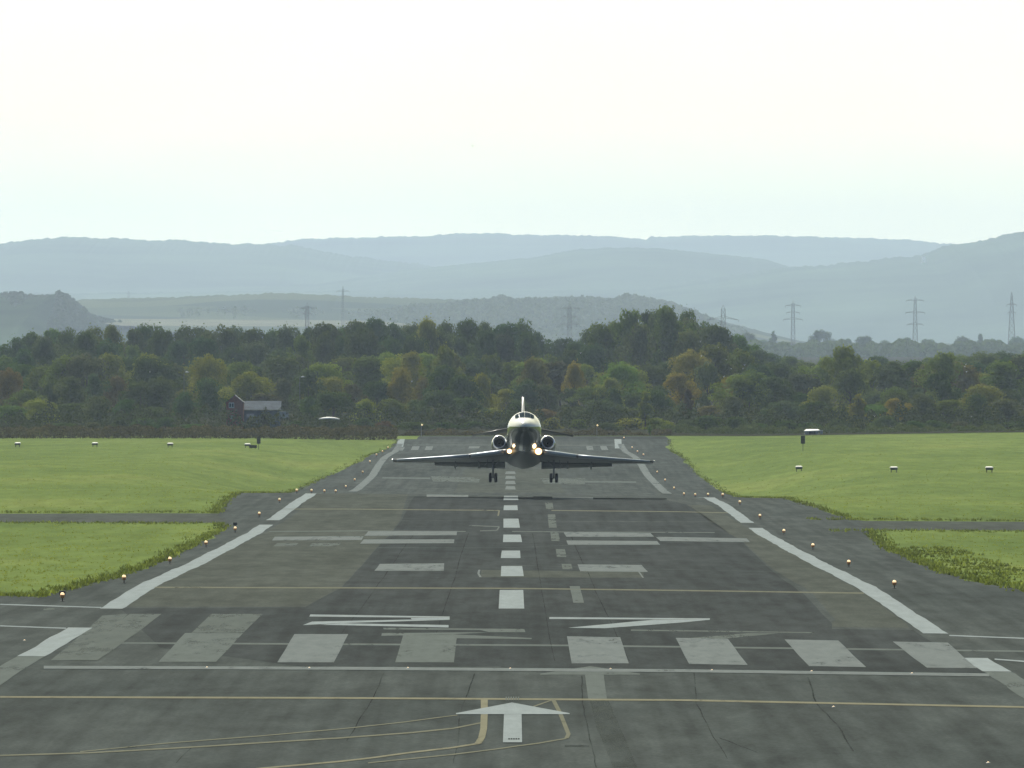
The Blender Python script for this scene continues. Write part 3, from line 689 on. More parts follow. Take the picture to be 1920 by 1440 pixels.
ridge('hill', [(-900, 560), (600, 530), (780, 504), (900, 492), (1000, 483), (1080, 468), (1150, 464), (1230, 465), (1310, 473), (1400, 482), (1440, 487), (1480, 500), (1600, 500), (2900, 540)], 19000, 2600, M['hill'], 0.5, 3, step=2.5)
ridge('hill', [(-900, 560), (1200, 540), (1380, 515), (1470, 502), (1560, 496), (1650, 486), (1720, 480), (1750, 470), (1770, 460), (1800, 457), (1850, 450), (1880, 440), (1920, 433), (2050, 425), (2300, 430), (2900, 450)], 17500, 2600, M['hill'], 0.9, 4, step=2.5)
ridge('hill', [(-900, 600), (100, 590), (150, 562), (220, 559), (330, 557), (430, 553), (500, 550), (590, 552), (700, 557), (780, 559), (860, 562), (915, 560), (940, 552), (965, 560), (1060, 556), (1150, 558), (1175, 551), (1200, 556), (1260, 566), (1320, 590), (1360, 603), (1430, 622), (1500, 640), (2900, 660)],
      10500, 1500, M['hill_fields'], 0.7, 5, step=2.5)
ridge('hill', [(-900, 540), (-200, 548), (0, 553), (30, 552), (60, 556), (100, 554), (112, 549), (125, 556), (150, 575), (170, 590), (220, 605), (400, 640), (2900, 690)], 8300, 1000, M['hill'], 1.6, 6, step=2.5)
def hill_trees(name, T, px0, px1, Y, n, col, label, s0, s1):
    pr = tab(T); px = rng.uniform(px0, px1, n); u = rng.random(n); bump = 3.0 * np.abs(np.sin(px / 5.3)) + 2.2 * np.abs(np.sin(px / 3.1 + 1.3)) + 2 * np.sin(px / 17.0)
    rows = np.array([pr(p) for p in px]) + 2.5 - bump * rng.random(n) ** .3 + (u ** 1.3) * 70; yy = Y - 600 * u
    P = np.stack([(px - 957) / F * yy, yy, H - yy * (rows - 683) / F], 1); sz = rng.uniform(s0, s1, n)
    a = rng.normal(0, 1, (n, 3)); a /= np.linalg.norm(a, axis=1)[:, None]; b_ = np.cross(a, rng.normal(0, 1, (n, 3))); b_ /= np.linalg.norm(b_, axis=1)[:, None]; a *= sz[:, None]; b_ *= sz[:, None]
    o = ob(name, mesh_np(name, np.stack([P - a, P - b_, P + a, P + b_], 1).reshape(-1, 3), 4, M['leaf'])); o.color = (*col, 1); tag(o, label, 'wood', kind='stuff')
hill_trees('hill_wood', [(-300, 552), (0, 553), (30, 552), (60, 556), (100, 554), (112, 549), (125, 556), (150, 575), (170, 590), (220, 605), (300, 620)], -100, 250, 8270, 26000, (.05, .07, .05), 'dusky wooded hill rising behind the trees at far left', 1.1, 2.5)
hill_trees('hill_wood', [(130, 575), (240, 590), (300, 585), (420, 578), (480, 580), (600, 580), (660, 585), (860, 566), (915, 562), (940, 553), (965, 562), (1060, 558), (1150, 560), (1175, 552), (1200, 558), (1260, 568), (1320, 592), (1400, 620)], 330, 1400, 9900, 26000, (.08, .11, .055), 'hazy belts of trees over the low middle hill', 1.1, 2.2)
# pale stubble field on the near hill foot
fld = MB(); fld.loops([[(X_at(-200, 5000), 8000, z_at(611, 8000)), (X_at(820, 8000), 8000, z_at(613, 8000))], [(X_at(100, 8400), 8400, z_at(597, 8400)), (X_at(700, 8400), 8400, z_at(601, 8400))]], cap=False, closed=False)
tag(fld.build('field', plain('stubble', (0.15, 0.16, 0.12), 1.0, spec=0, nscale=0.02)), kind='structure')
M['floor'] = plain('leaf_litter', (0.035, 0.038, 0.024), 1.0, spec=0, nscale=0.2)
tag(paved('forest_floor', 1480, 6400, lambda Y, i: X_at(-300, Y), lambda Y, i: X_at(2200, Y), M['floor'], 0.03), kind='structure')
# left strip of pasture behind the scrub
sheet_o = sheet('pasture', [[(X_at(-80, 1540), 1500), (X_at(135, 1540), 1500), (X_at(135, 1560), 1560), (X_at(-80, 1560), 1560)]], M['grass'], 0.06); tag(sheet_o, kind='structure')

# ------------------------------------------------------------------ aircraft
m, t, b = newmat('aircraft_paint')
tcn = N(t, 'ShaderNodeTexCoord'); sp = N(t, 'ShaderNodeSeparateXYZ'); t.links.new(tcn.outputs['Object'], sp.inputs[0])
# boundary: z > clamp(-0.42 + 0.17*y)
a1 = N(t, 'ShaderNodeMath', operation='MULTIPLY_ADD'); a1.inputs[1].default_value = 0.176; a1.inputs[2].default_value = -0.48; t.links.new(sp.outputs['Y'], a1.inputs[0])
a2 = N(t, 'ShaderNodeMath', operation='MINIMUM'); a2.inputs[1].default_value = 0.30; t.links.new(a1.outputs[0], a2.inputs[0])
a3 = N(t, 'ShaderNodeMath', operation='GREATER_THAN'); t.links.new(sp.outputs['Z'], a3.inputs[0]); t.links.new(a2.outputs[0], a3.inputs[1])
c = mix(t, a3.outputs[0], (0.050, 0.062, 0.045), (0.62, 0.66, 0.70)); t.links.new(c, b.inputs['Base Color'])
b.inputs['Roughness'].default_value = 0.2; b.inputs['Coat Weight'].default_value = 0.45; b.inputs['Specular IOR Level'].default_value = 0.7; b.inputs['Coat Roughness'].default_value = 0.05; b.inputs['Coat Roughness'].default_value = 0.06
M['paint'] = m
M['wingm'] = plain('wing_paint', (0.16, 0.18, 0.195), 0.5)
M['slat'] = plain('slat_paint', (0.30, 0.36, 0.43), 0.4, metal=0.3)
M['under'] = plain('wing_underside_paint', (0.10, 0.115, 0.12), 0.55)
M['lip'] = plain('polished_lip', (0.85, 0.86, 0.88), 0.25, metal=0.8)
M['nacelle'] = plain('nacelle_paint', (0.10, 0.11, 0.10), 0.3)
M['fan'] = plain('fan_metal', (0.05, 0.055, 0.055), 0.5, metal=0.5)
M['glass'] = plain('cockpit_glass', (0.045, 0.065, 0.075), 0.5, spec=0.0)
M['tyre'] = plain('tyre_rubber', (0.015, 0.016, 0.018), 0.8)
M['rim'] = plain('wheel_rim', (0.25, 0.26, 0.27), 0.4, metal=0.6)
M['strut'] = plain('gear_strut', (0.22, 0.23, 0.24), 0.4, metal=0.4)
M['tailp'] = plain('tail_paint', (0.035, 0.04, 0.045), 0.35)
M['lamp'] = emis('landing_light_glow', (1.0, 0.86, 0.62), 7)
M['lamp_halo'] = emis('landing_light_halo', (1.0, 0.55, 0.18), 2.2)  # warm glow around each lamp, built as an emissive orange rim

pitch = R(9.7)
PY = 758.0
plane = thing('aircraft', 'white topped dark bellied twin engine business jet lifting off over the runway', 'aircraft', (X_at(984, PY), PY, z_at(788, PY)), None, (-pitch, R(0.3), R(0.35)))
FS = [(0.0, -.38, .03, .03), (.12, -.37, .20, .18), (.35, -.36, .36, .32), (.8, -.31, .58, .50), (1.4, -.22, .79, .66), (1.7, -.18, .88, .71), (2.3, -.06, 1.03, .92), (2.9, 0, 1.13, 1.12), (3.4, 0, 1.2, 1.21), (4.0, 0, 1.245, 1.25), (5, 0, 1.25, 1.25),
      (9, 0, 1.25, 1.25), (13, 0, 1.25, 1.25), (14.5, .06, 1.14, 1.18), (16, .18, .93, 1.0), (17.6, .34, .66, .76), (19, .48, .38, .5), (20.1, .58, .12, .2)]
def fz(s):
    A = np.array(FS); return [float(np.interp(s, A[:, 0], A[:, k])) for k in (1, 2, 3)]
NF = 40
fb = MB(); ss = [0, .05, .12, .22, .35, .55, .8, 1.1, 1.4, 1.7, 2, 2.3, 2.6, 2.9, 3.2, 3.6, 4, 5, 7, 9, 11, 13, 14, 14.5, 15.2, 16, 16.8, 17.6, 18.3, 19, 19.6, 20.1]
fb.loops([[(fz(s)[1] * math.cos(2 * math.pi * k / NF), s, fz(s)[0] + fz(s)[2] * math.sin(2 * math.pi * k / NF)) for k in range(NF)] for s in ss])
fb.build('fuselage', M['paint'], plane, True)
# belly fairing
bf = MB(); L = []
for s, hw, dz in ((6.6, .4, .02), (7.4, .7, .12), (8.4, 1.0, .24), (10, 1.18, .26), (12, 1.15, .22), (13.4, .9, .12), (14.6, .4, .02)):
    L.append([(hw * 1.12 * math.cos(math.pi + math.pi * k / 14), s, -0.92 - (0.33 + dz) * math.sin(math.pi * k / 14) ** 0.6) for k in range(15)])
bf.loops(L, cap=False, closed=False); bf.build('belly_fairing', plain('belly_paint', (.24, .26, .25), .45), plane, True)
# cockpit windows: panels on the skin between windscreen lines
def panel(x0, x1):
    mb = MB(); rows = []
    for i in range(7):
        u = i / 6.0; row = []
        for j in range(7):
            x = x0 + (x1 - x0) * j / 6.0
            ztop = 1.03 - 0.25 * (abs(x) / 0.7) ** 2.2; zbot = 0.45 + 0.0 * (abs(x) / 0.7) ** 2
            z = zbot + (ztop - zbot) * u
            # find station where the skin reaches (x, z)
            best = None
            for s in np.arange(0.3, 4.2, 0.004):
                zc, rx, rz = fz(s)
                if (x / rx) ** 2 + ((z - zc) / rz) ** 2 <= 1: best = s; break
            if best is None: best = 3.4
            row.append((x, best - 0.02, z + 0.02))
        rows.append(row)
    mb.loops(rows, cap=False, closed=False); return mb
for x0, x1 in ((-0.70, -0.42), (-0.40, -0.012), (0.012, 0.40), (0.42, 0.70)):
    panel(x0, x1).build('cockpit_window', M['glass'], plane)
# wings
def foil(xl, sle, zle, chord, th, inc=0.0, n=9, rear=1.0):
    up, dn = [], []
    for k in range(n + 1):
        c = (1 - math.cos(math.pi * k / n)) / 2 * rear
        y = 5 * th * (0.2969 * math.sqrt(c) - 0.126 * c - 0.3516 * c * c + 0.2843 * c ** 3 - 0.1015 * c ** 4)
        zz = zle - math.sin(inc) * chord * c
        up.append((xl, sle + chord * c, zz + y * chord)); dn.append((xl, sle + chord * c, zz - y * chord * 0.8))
    return up + dn[::-1][1:-1] if rear == 1.0 else up + dn[::-1][:-1]
ST = [(1.0, 7.7, -1.00, 5.3, .12), (1.5, 8.05, -1.0, 5.0, .12), (4.0, 9.75, -1.02, 3.55, .11), (6.8, 11.1, -.99, 2.45, .10), (9.45, 12.35, -.95, 1.4, .09), (9.68, 12.65, -.94, .9, .06)]
for sg, nm in ((-1, 'l'), (1, 'r')):
    wb = MB(); wb.loops([foil(sg * x, s, z, c_, th) for x, s, z, c_, th in ST]); wing = wb.build('wing', M['wingm'], plane, True)
    # slat on the leading edge, outer and inner
    sb = MB()
    for (i0, i1, d) in ((1, 2, .05), (2, 4, .09)):
        L = []
        for k in range(5):
            u = k / 4.0
            if i0 == 1: x = 1.5 + (3.9 - 1.5) * u
            else: x = 4.05 + (9.4 - 4.05) * u
            A = np.array(ST); s, z, c_ = [float(np.interp(x, A[:, 0], A[:, q])) for q in (1, 2, 3)]
            s -= d * 1.6; z -= d * 0.6
            t_ = 0.035 * c_ + 0.05
            L.append([(sg * x, s + .22, z + t_ * .9), (sg * x, s + .06, z + t_ * .6), (sg * x, s - .02, z), (sg * x, s + .04, z - t_ * .55), (sg * x, s + .22, z - t_ * .8)])
        sb.loops(L)
    sb.build('slat', M['slat'], wing, True)
    flap = MB(); L = []
    for x in (1.35, 3.0, 4.6, 6.6):
        A = np.array(ST); s, z, c_ = [float(np.interp(x, A[:, 0], A[:, q])) for q in (1, 2, 3)]
        te = s + c_ - .35; fc = 0.22 * c_
        L.append([(sg * x, te, z - .02), (sg * x, te + fc * .5, z - .02 - fc * .08), (sg * x, te + fc, z - fc * .34), (sg * x, te + fc * .5, z - .08 - fc * .24), (sg * x, te, z - .12)])
    flap.loops(L); flap.build('flap', M['under'], wing, False)
    for x in (3.3, 5.05):
        A = np.array(ST); s, z, c_ = [float(np.interp(x, A[:, 0], A[:, q])) for q in (1, 2, 3)]
        ff = MB(); ff.tube([(sg * x, s + c_ * .5, z - .12), (sg * x, s + c_ * .8, z - .26), (sg * x, s + c_ + .35, z - .36), (sg * x, s + c_ + .7, z - .34)], [.02, .07, .06, .015], 8)
        ff.build('flap_fairing', M['under'], wing, True)
    tl = MB(); tl.tube([(sg * 9.66, 12.45, -.95), (sg * 9.72, 12.6, -.95), (sg * 9.70, 12.85, -.95)], [.05, .08, .03], 8); tl.build('wingtip_light', M['lip'], wing, True)
    # engine
    ex_, ez_ = sg * 1.80, 0.27
    nac = MB(); prf = [(11.55, .46), (11.7, .53), (12.2, .58), (13.2, .59), (14.4, .52), (15.3, .40)]
    nac.loops([[(ex_ + r_ * math.cos(2 * math.pi * k / 28), s, ez_ - (s - 11.5) * .03 + r_ * math.sin(2 * math.pi * k / 28)) for k in range(28)] for s, r_ in prf], cap=False)
    eng = nac.build('engine', M['nacelle'], plane, True)
    lip = MB(); prf = [(11.95, .40), (11.6, .395), (11.5, .42), (11.48, .45), (11.52, .49), (11.66, .535)]
    lip.loops([[(ex_ + r_ * math.cos(2 * math.pi * k / 28), s, ez_ + r_ * math.sin(2 * math.pi * k / 28)) for k in range(28)] for s, r_ in prf], cap=False)
    lip.build('intake_lip', M['lip'], eng, True)
    fan = MB()
    fan.loops([[(ex_ + r_ * math.cos(2 * math.pi * k / 28), s, ez_ + r_ * math.sin(2 * math.pi * k / 28)) for k in range(28)] for s, r_ in ((12.3, .40), (12.3, .12))], cap=False)
    for k in range(22):
        a = 2 * math.pi * k / 22; ca, sa = math.cos(a), math.sin(a)
        fan.add([(ex_ + .1 * ca, 12.22, ez_ + .1 * sa), (ex_ + .4 * ca + .02 * sa, 12.15, ez_ + .4 * sa - .02 * ca), (ex_ + .4 * ca - .05 * sa, 12.27, ez_ + .4 * sa + .05 * ca)], [(0, 1, 2)])
    fan.build('fan', M['fan'], eng)
    sp_ = MB(); sp_.tube([(ex_, 11.95, ez_), (ex_, 12.05, ez_), (ex_, 12.25, ez_)], [.01, .07, .13], 16); sp_.build('spinner', M['fan'], eng, True)
    py = MB(); py.loops([[(sg * 1.1, 12.2, ez_ + .02), (sg * 1.1, 13, ez_ + .14), (sg * 1.1, 14.2, ez_ + .02), (sg * 1.1, 13, ez_ - .1)], [(sg * 1.35, 12.2, ez_), (sg * 1.35, 13, ez_ + .1), (sg * 1.35, 14.2, ez_), (sg * 1.35, 13, ez_ - .1)]]); py.build('engine_pylon', M['nacelle'], eng)
    # tailplane half
    tb = MB(); tb.loops([foil(sg * .1, 17.4, 2.46, 2.2, .09), foil(sg * 2.2, 18.5, 2.24, 1.5, .08), foil(sg * 3.78, 19.35, 2.10, .85, .07)]); tb.build('tailplane', M['tailp'], plane, True)
    # main gear
    gx_ = sg * 2.25
    gear = MB(); gear.tube([(gx_, 10.9, -1.1), (gx_, 10.95, -1.9), (gx_, 11.0, -2.50)], [.085, .075, .06], 10); gear.tube([(gx_ - .2, 11.0, -2.50), (gx_ + .2, 11.0, -2.50)], .05, 8)
    gear.tube([(gx_, 10.95, -1.75), (gx_ - sg * .5, 10.9, -1.15)], .035, 6); gear.tube([(gx_ + .02, 11.1, -1.6), (gx_, 11.28, -2.0), (gx_, 11.06, -2.38)], .03, 6)
    g = gear.build('landing_gear', M['strut'], plane, True)
    for dx in (-.205, .205):
        wl = MB(); prf = [(-.105, .17), (-.115, .27), (-.09, .335), (-.04, .36), (.04, .36), (.09, .335), (.115, .27), (.105, .17)]
        wl.loops([[(gx_ + dx + px_, 11.0 + r_ * math.cos(2 * math.pi * k / 24), -2.50 + r_ * math.sin(2 * math.pi * k / 24)) for k in range(24)] for px_, r_ in prf]); wh = wl.build('wheel', M['tyre'], g, True)
    gd = MB(); gd.box((gx_ + sg * .42, 10.95, -1.48), (.03, .8, .62)); gd.build('gear_door', M['under'], g)
    gl = MB(); gl.tube([(gx_ + sg * .40, 10.95, -1.3), (gx_ + sg * .75, 11.0, -1.75)], .02, 6); gl.build('door_link', M['strut'], g)
    # landing light in the wing root
    rr_ = .20 if sg > 0 else .14
    lx = sg * 1.07
    lr = MB(); lr.tube([(lx, 8.0, -1.08), (lx, 7.42, -1.10), (lx, 7.36, -1.10)], [rr_ * .6, rr_ * 1.2, rr_ * 1.3], 20); ll = lr.build('landing_light', M['lamp_halo'], plane, True)
    lr = MB(); lr.tube([(lx, 7.36, -1.10), (lx, 7.31, -1.10), (lx, 7.28, -1.10)], [rr_, rr_ * .85, rr_ * .4], 20); lr.build('lamp_lens', M['lamp'], ll, True)
# fin
fin = MB(); fin.loops([[(.02, 15.2, 1.0), (.16, 16.4, 1.0), (.12, 18.6, .9), (0, 19.6, .8), (-.12, 18.6, .9), (-.16, 16.4, 1.0)], [(.02, 16.6, 2.6), (.13, 17.3, 2.6), (.10, 18.8, 2.6), (0, 19.8, 2.6), (-.10, 18.8, 2.6), (-.13, 17.3, 2.6)],
                      [(.01, 18.25, 4.8), (.075, 18.6, 4.84), (.06, 19.5, 4.86), (0, 20.3, 4.86), (-.06, 19.5, 4.86), (-.075, 18.6, 4.84)]]); fin.build('tail_fin', plain('fin_paint', (.72, .73, .74), .3), plane, True)
ant = MB(); ant.box((0, 5.6, -1.36), (.04, .4, .25)); ant.build('antenna', M['lip'], plane)

# ------------------------------------------------------------------ runway lights
M['lt_body'] = plain('lamp_body_orange', (0.55, 0.25, 0.07), 0.6)
M['lt_glow'] = emis('edge_lamp_glow', (1.0, 0.74, 0.42), 1.1)
M['lt_dark'] = plain('dark_metal', (0.03, 0.035, 0.03), 0.6)
base = thing('runway_edge_light', 'x', 'runway light')
lb = MB(); lb.tube([(0, 0, 0), (0, 0, .02)], .11, 12).tube([(0, 0, .02), (0, 0, .20)], .022, 8)
p1 = lb.build('stem', M['lt_dark'], base)
lb = MB(); lb.tube([(0, 0, .13), (0, 0, .17), (0, 0, .25)], [.06, .09, .09], 12); p2 = lb.build('lamp_body', M['lt_body'], base)
lb = MB(); lb.tube([(0, 0, .25), (0, 0, .29), (0, 0, .33), (0, 0, .345)], [.075, .08, .055, .02], 12); p3 = lb.build('lamp_globe', M['lt_glow'], base, True)
ORD = ['nearest', 'second', 'third', 'fourth', 'fifth', 'sixth', 'seventh', 'eighth', 'ninth', 'tenth', 'eleventh', 'twelfth', 'thirteenth', 'fourteenth', 'fifteenth', 'sixteenth', 'seventeenth', 'eighteenth']
spots = []
for s in (-1, 1):
    for n in range(17):
        Y = 433.6 + 58.4 * n; X = s * (16.05 + (0.1 if s < 0 else 0)); spots.append((X, Y, f"{ORD[n]} raised lamp along the {'left' if s < 0 else 'right'} edge of the runway"))
Xn, Yn = cast(117, 1128); spots.append((Xn, Yn, 'raised pale lamp at the lower left corner of the near field'))
Xn, Yn = cast(1170, 824); spots.append((Xn, Yn, 'tiny lamp at the far right runway corner'))
first = True
for X, Y, lab in spots:
    if first: r_ = base; first = False
    else:
        r_ = base.copy(); C.objects.link(r_)
        for ch in (p1, p2, p3):
            c_ = ch.copy(); C.objects.link(c_); c_.parent = r_
    r_.location = (X, Y, ground(X, Y) + .01); tag(r_, lab, 'runway light', 'raised lamps along the runway edges')
for px, row, lab in ((388, 1252, 'left end flush lamp on the threshold bar'), (580, 1253, 'flush lamp on the threshold bar under the third stripe'), (765, 1253, 'flush lamp on the threshold bar under the fourth stripe'),
                     (957, 1254, 'flush lamp on the threshold bar at the centre line'), (1145, 1255, 'flush lamp on the threshold bar under the old arrow'), (1335, 1257, 'flush lamp on the threshold bar under the sixth stripe'),
                     (1522, 1259, 'flush lamp on the threshold bar under the seventh stripe'), (1710, 1263, 'right end flush lamp on the threshold bar'), (1563, 1326, 'single flush lamp just below the long yellow line at right'),
                     (1853, 1431, 'single flush lamp near the lower right corner'), (46, 1201, 'single lamp on the tarmac left of the fresh white edge line')):
    X, Y = cast(px, row + 1); rt = thing('inset_light', lab, 'runway light', (X, Y, ground(X, Y) + .02), 'flush lamps set in the tarmac')
    mb = MB(); mb.tube([(0, 0, 0), (0, 0, .015)], [.055, .035], 12); mb.build('housing', M['rim'], rt)
    mb = MB(); mb.tube([(0, 0, .015), (0, 0, .03)], [.024, .015], 10); mb.build('lens', M['lt_glow'], rt)
for px, row, lab in ((117, 1120, 'small dark box behind the lamp at the lower left field corner'), (441, 986, 'small dark box beside the lamp at the left taxiway mouth')):
    X, Y = cast(px, row + 4); rt = thing('marker_box', lab, 'marker', (X, Y, ground(X, Y)))
    mb = MB(); mb.box((0, 0, .26), (.24, .2, .16)); mb.build('box', M['lt_dark'], rt)
    mb = MB(); mb.tube([(0, 0, -.05), (0, 0, .19)], .02, 6); mb.build('post', M['lt_dark'], rt)
# approach-slope light boxes
M['papi_top'] = plain('papi_cover', (0.50, 0.51, 0.47), 0.5); M['papi_in'] = plain('papi_shade', (0.08, 0.08, 0.07), 0.7)
pap = [(33, 838, 'outermost of the pale light boxes on the left field'), (178, 838, 'second pale light box on the left field'), (319, 839, 'third pale light box on the left field'), (464, 840, 'pale light box beside the dark sign on the left field'),
       (1498, 884, 'pale light box nearest the runway on the right field'), (1676, 886, 'middle pale light box on the right field'), (1855, 886, 'pale light box on the right field nearest the photo edge')]
pr_ = None
for px, row, lab in pap:
    X, Y = cast(px, row); s = 1.0
    if pr_ is None:
        pr_ = thing('light_box', lab, 'light box')
        mb = MB(); mb.loops([[(-.42, -.5, .42), (.42, -.5, .42), (.36, .5, .50), (-.36, .5, .50)], [(-.36, -.48, .50), (.36, -.48, .50), (.26, .45, .58), (-.26, .45, .58)]]); q1 = mb.build('cover', M['papi_top'], pr_)
        mb = MB(); mb.box((0, 0, .33), (.66, .9, .17)); q2 = mb.build('housing', M['papi_in'], pr_)
        mb = MB(); [mb.tube([(a, b_, -.1), (a, b_, .25)], .03, 6) for a in (-.25, .25) for b_ in (-.35, .35)]; q3 = mb.build('leg', M['papi_in'], pr_)
        o = pr_
    else:
        o = pr_.copy(); C.objects.link(o)
        for ch in (q1, q2, q3):
            c_ = ch.copy(); C.objects.link(c_); c_.parent = o
    o.location = (X, Y, ground(X, Y)); tag(o, lab, 'light box', 'pale approach light boxes on the grass')
M['board'] = plain('dark_board', (0.06, 0.06, 0.045), 0.7, nscale=4)
def board(px, toprow, botrow, baserow, wpx, lab, Y=None):
    X, Y0 = cast(px, baserow); Y = Y or Y0; s = Y / F; g = ground(X, Y); wd = wpx * s
    rt = thing('distance_board', lab, 'sign', (X, Y, g), 'dark upright boards on the grass')
    h0, h1 = z_at(botrow, Y) - g, z_at(toprow, Y) - g
    mb = MB(); mb.box((0, 0, (h0 + h1) / 2), (wd, .12, h1 - h0)); p = mb.build('panel', M['board'], rt)
    mb = MB(); mb.box((0, -.075, (h0 + h1) / 2 - (h1 - h0) * .18), (wd * .8, .03, (h1 - h0) * .1)).box((0, -.075, (h0 + h1) / 2 + (h1 - h0) * .22), (wd * .8, .03, (h1 - h0) * .1)); mb.build('louvre', M['papi_in'], p)
    for a in ((-wd * .3, wd * .3) if wpx > 8 else (0,)):
        mb = MB(); mb.tube([(a, 0, -.2), (a, 0, h0)], .035, 6); mb.build('post', M['board'], rt)
board(485, 818, 832, 843, 7, 'dark upright board on a post on the far left field')
board(1505.5, 817, 832, 846, 8, 'dark upright board on a post on the right field')
board(475, 834.5, 840, 841.5, 13, 'long low dark panel in the grass beside the left upright board')
# white canopy, shelter
M['whitem'] = plain('white_sheet', (0.72, 0.75, 0.76), 0.5); M['greym'] = plain('grey_sheet', (0.40, 0.44, 0.46), 0.6, nscale=2)
def pos(px, Y): 
    X = X_at(px, Y); return X, Y, ground(X, Y)
Y = 1500.; s = Y / F; X, _, g = pos(617, Y)
cp = thing('canopy', 'low white roofed open canopy standing left of the runway end', 'canopy', (X, Y, g)); hz = z_at(785, Y) - g
mb = MB(); L = []
for k in range(9):
    a = -1 + k / 4.0; L.append([(a * 19.5 * s, -1.2, hz + .16 * (1 - a * a)), (a * 19.5 * s, 1.2, hz + .25 * (1 - a * a)), (a * 19.5 * s, 1.2, hz + .16 * (1 - a * a) - .1), (a * 19.5 * s, -1.2, hz + .08 * (1 - a * a) - .1)])
mb.loops(L); mb.build('roof', M['whitem'], cp)
for a in (-17 * s, 0, 17 * s):
    mb = MB(); mb.tube([(a, -1, -.2), (a, -1, hz)], .05, 6); mb.build('post', M['lt_dark'], cp)
Y = 1503.; s = Y / F; X, _, g = pos(1522, Y); g = z_at(817, Y)
sh = thing('shelter', 'small white roofed shelter with pale walls at the far edge of the right field', 'shelter', (X, Y, g)); hz = z_at(808.5, Y) - g
mb = MB(); mb.loops([[(-15.5 * s, -1, hz - .05), (15.5 * s, -1, hz + .02), (13 * s, 1.2, hz + .1), (-11 * s, 1.2, hz + .1)], [(-15 * s, -1, hz + .06), (15 * s, -1, hz + .16), (12 * s, 1.2, hz + .30), (-10 * s, 1.2, hz + .30)]]); mb.build('roof', plain('bright_roof', (.9, .92, .93), .35), sh)
for a0, a1 in ((-13, -5), (7, 12)):
    mb = MB(); mb.box(((a0 + a1) / 2 * s, 0, hz / 2 - .1), ((a1 - a0) * s, 1.2, hz + .15)); mb.build('wall', M['greym'], sh)
mb = MB(); mb.box((1 * s, .3, hz / 2 - .1), (12 * s, .8, hz + .1)); mb.build('doorway', M['lt_dark'], sh)
X, _, g = pos(1540, 1504.); cb = thing('equipment_cabinet', 'small grey cabinet right of the white roofed shelter', 'cabinet', (X, 1504, z_at(817, 1504.)))
mb = MB(); mb.box((0, 0, .35), (.4, .4, .75)); mb.build('body', M['greym'], cb); mb = MB(); mb.box((0, 0, .75), (.5, .5, .06)); mb.build('lid', M['whitem'], cb)
# red building and grey barn
Y = 1578.; s = Y / F; X, _, g = pos(440, Y)
hs = thing('gabled_building', 'dull red gabled building with white windows against the dark wood', 'building', (X, Y, g))
def zz(row): return z_at(row, Y) - g
brick = plain('dull_red_brick', (0.24, 0.085, 0.075), 0.9, nscale=3)
hw = 16 * s; gap = zz(755); ap = zz(742)
mb = MB(); mb.loops([[(-hw, 0, -.5), (hw, 0, -.5), (hw, 0, gap), (0, 0, ap), (-hw, 0, gap)], [(-hw, 6, -.5), (hw, 6, -.5), (hw, 6, gap), (0, 6, ap), (-hw, 6, gap)]]); mb.build('wall', brick, hs)
mb = MB()
for sg in (-1, 1): mb.loops([[(sg * (hw + .15), -.2, gap - .12), (0, -.2, ap + .03), (0, -.2, ap + .13), (sg * (hw + .15), -.2, gap)], [(sg * (hw + .15), 6.2, gap - .12), (0, 6.2, ap + .03), (0, 6.2, ap + .13), (sg * (hw + .15), 6.2, gap)]])
mb.build('roof', plain('slate_roof', (.06, .065, .07), .7, nscale=3), hs)
for wx, r0, r1, r in ((434, 755, 765, 5), (434, 779, 785, 3)):
    mb = MB(); wxx = X_at(wx, Y) - X; mb.box((wxx, -.04, (zz(r0) + zz(r1)) / 2), (r * 2 * s, .06, zz(r0) - zz(r1))); wd = mb.build('window', M['whitem'], hs)
    mb = MB()
    for q in (-1, 1): mb.box((wxx + q * r * .48 * s, -.08, (zz(r0) + zz(r1)) / 2), (r * .72 * s, .03, (zz(r0) - zz(r1)) * .75))
    mb.build('pane', M['glass'], wd)
Y = 1584.; s = Y / F; X, _, g = pos(491, Y)
bn = thing('barn', 'blue grey corrugated barn right of the red gabled building', 'building', (X, Y, g))
mb = MB(); mb.box((0, 3, (z_at(770, Y) - g) / 2 - .2), (68 * s, 6, z_at(770, Y) - g + .4)); mb.build('wall', plain('barn_wall', (.15, .19, .23), .8, spec=.1, nscale=1.5), bn)
mb = MB(); L = []
n = 60
for k in range(n + 1):
    a = -36 * s + 72 * s * k / n; dz = .04 * (k % 2)
    L.append([(a, -.3, z_at(768.5, Y) - g + dz), (a, 3, z_at(752, Y) - g + dz), (a, 6.2, z_at(768.5, Y) - g + dz), (a, 3, z_at(754, Y) - g)])
mb.loops(L); mb.build('roof', plain('barn_roof', (.085, .11, .135), .9, spec=.1, nscale=1), bn)
mb = MB(); mb.box((6 * s, -.05, (z_at(776, Y) - g) / 2), (16 * s, .06, z_at(776, Y) - g)); mb.build('door', M['lt_dark'], bn)
mb = MB(); mb.box((-22 * s, -.05, z_at(779, Y) - g), (14 * s, .06, .5)); mb.build('window', M['whitem'], bn)
X, _, g = pos(533, 1575.); an = thing('parked_van', 'small pale van parked at the right end of the grey barn', 'van', (X, 1575, z_at(786, 1575.)))
mb = MB(); mb.loops([[(-.75, 0, .15), (.75, 0, .15), (.75, 0, .75), (.45, 0, 1.15), (-.75, 0, 1.2)], [(-.75, .9, .15), (.75, .9, .15), (.75, .9, .75), (.45, .9, 1.15), (-.75, .9, 1.2)]]); mb.build('body', M['greym'], an)
for a in (-.45, .45):
    mb = MB(); mb.tube([(a, -.03, .17), (a, .93, .17)], .17, 12); mb.build('wheel', M['tyre'], an)
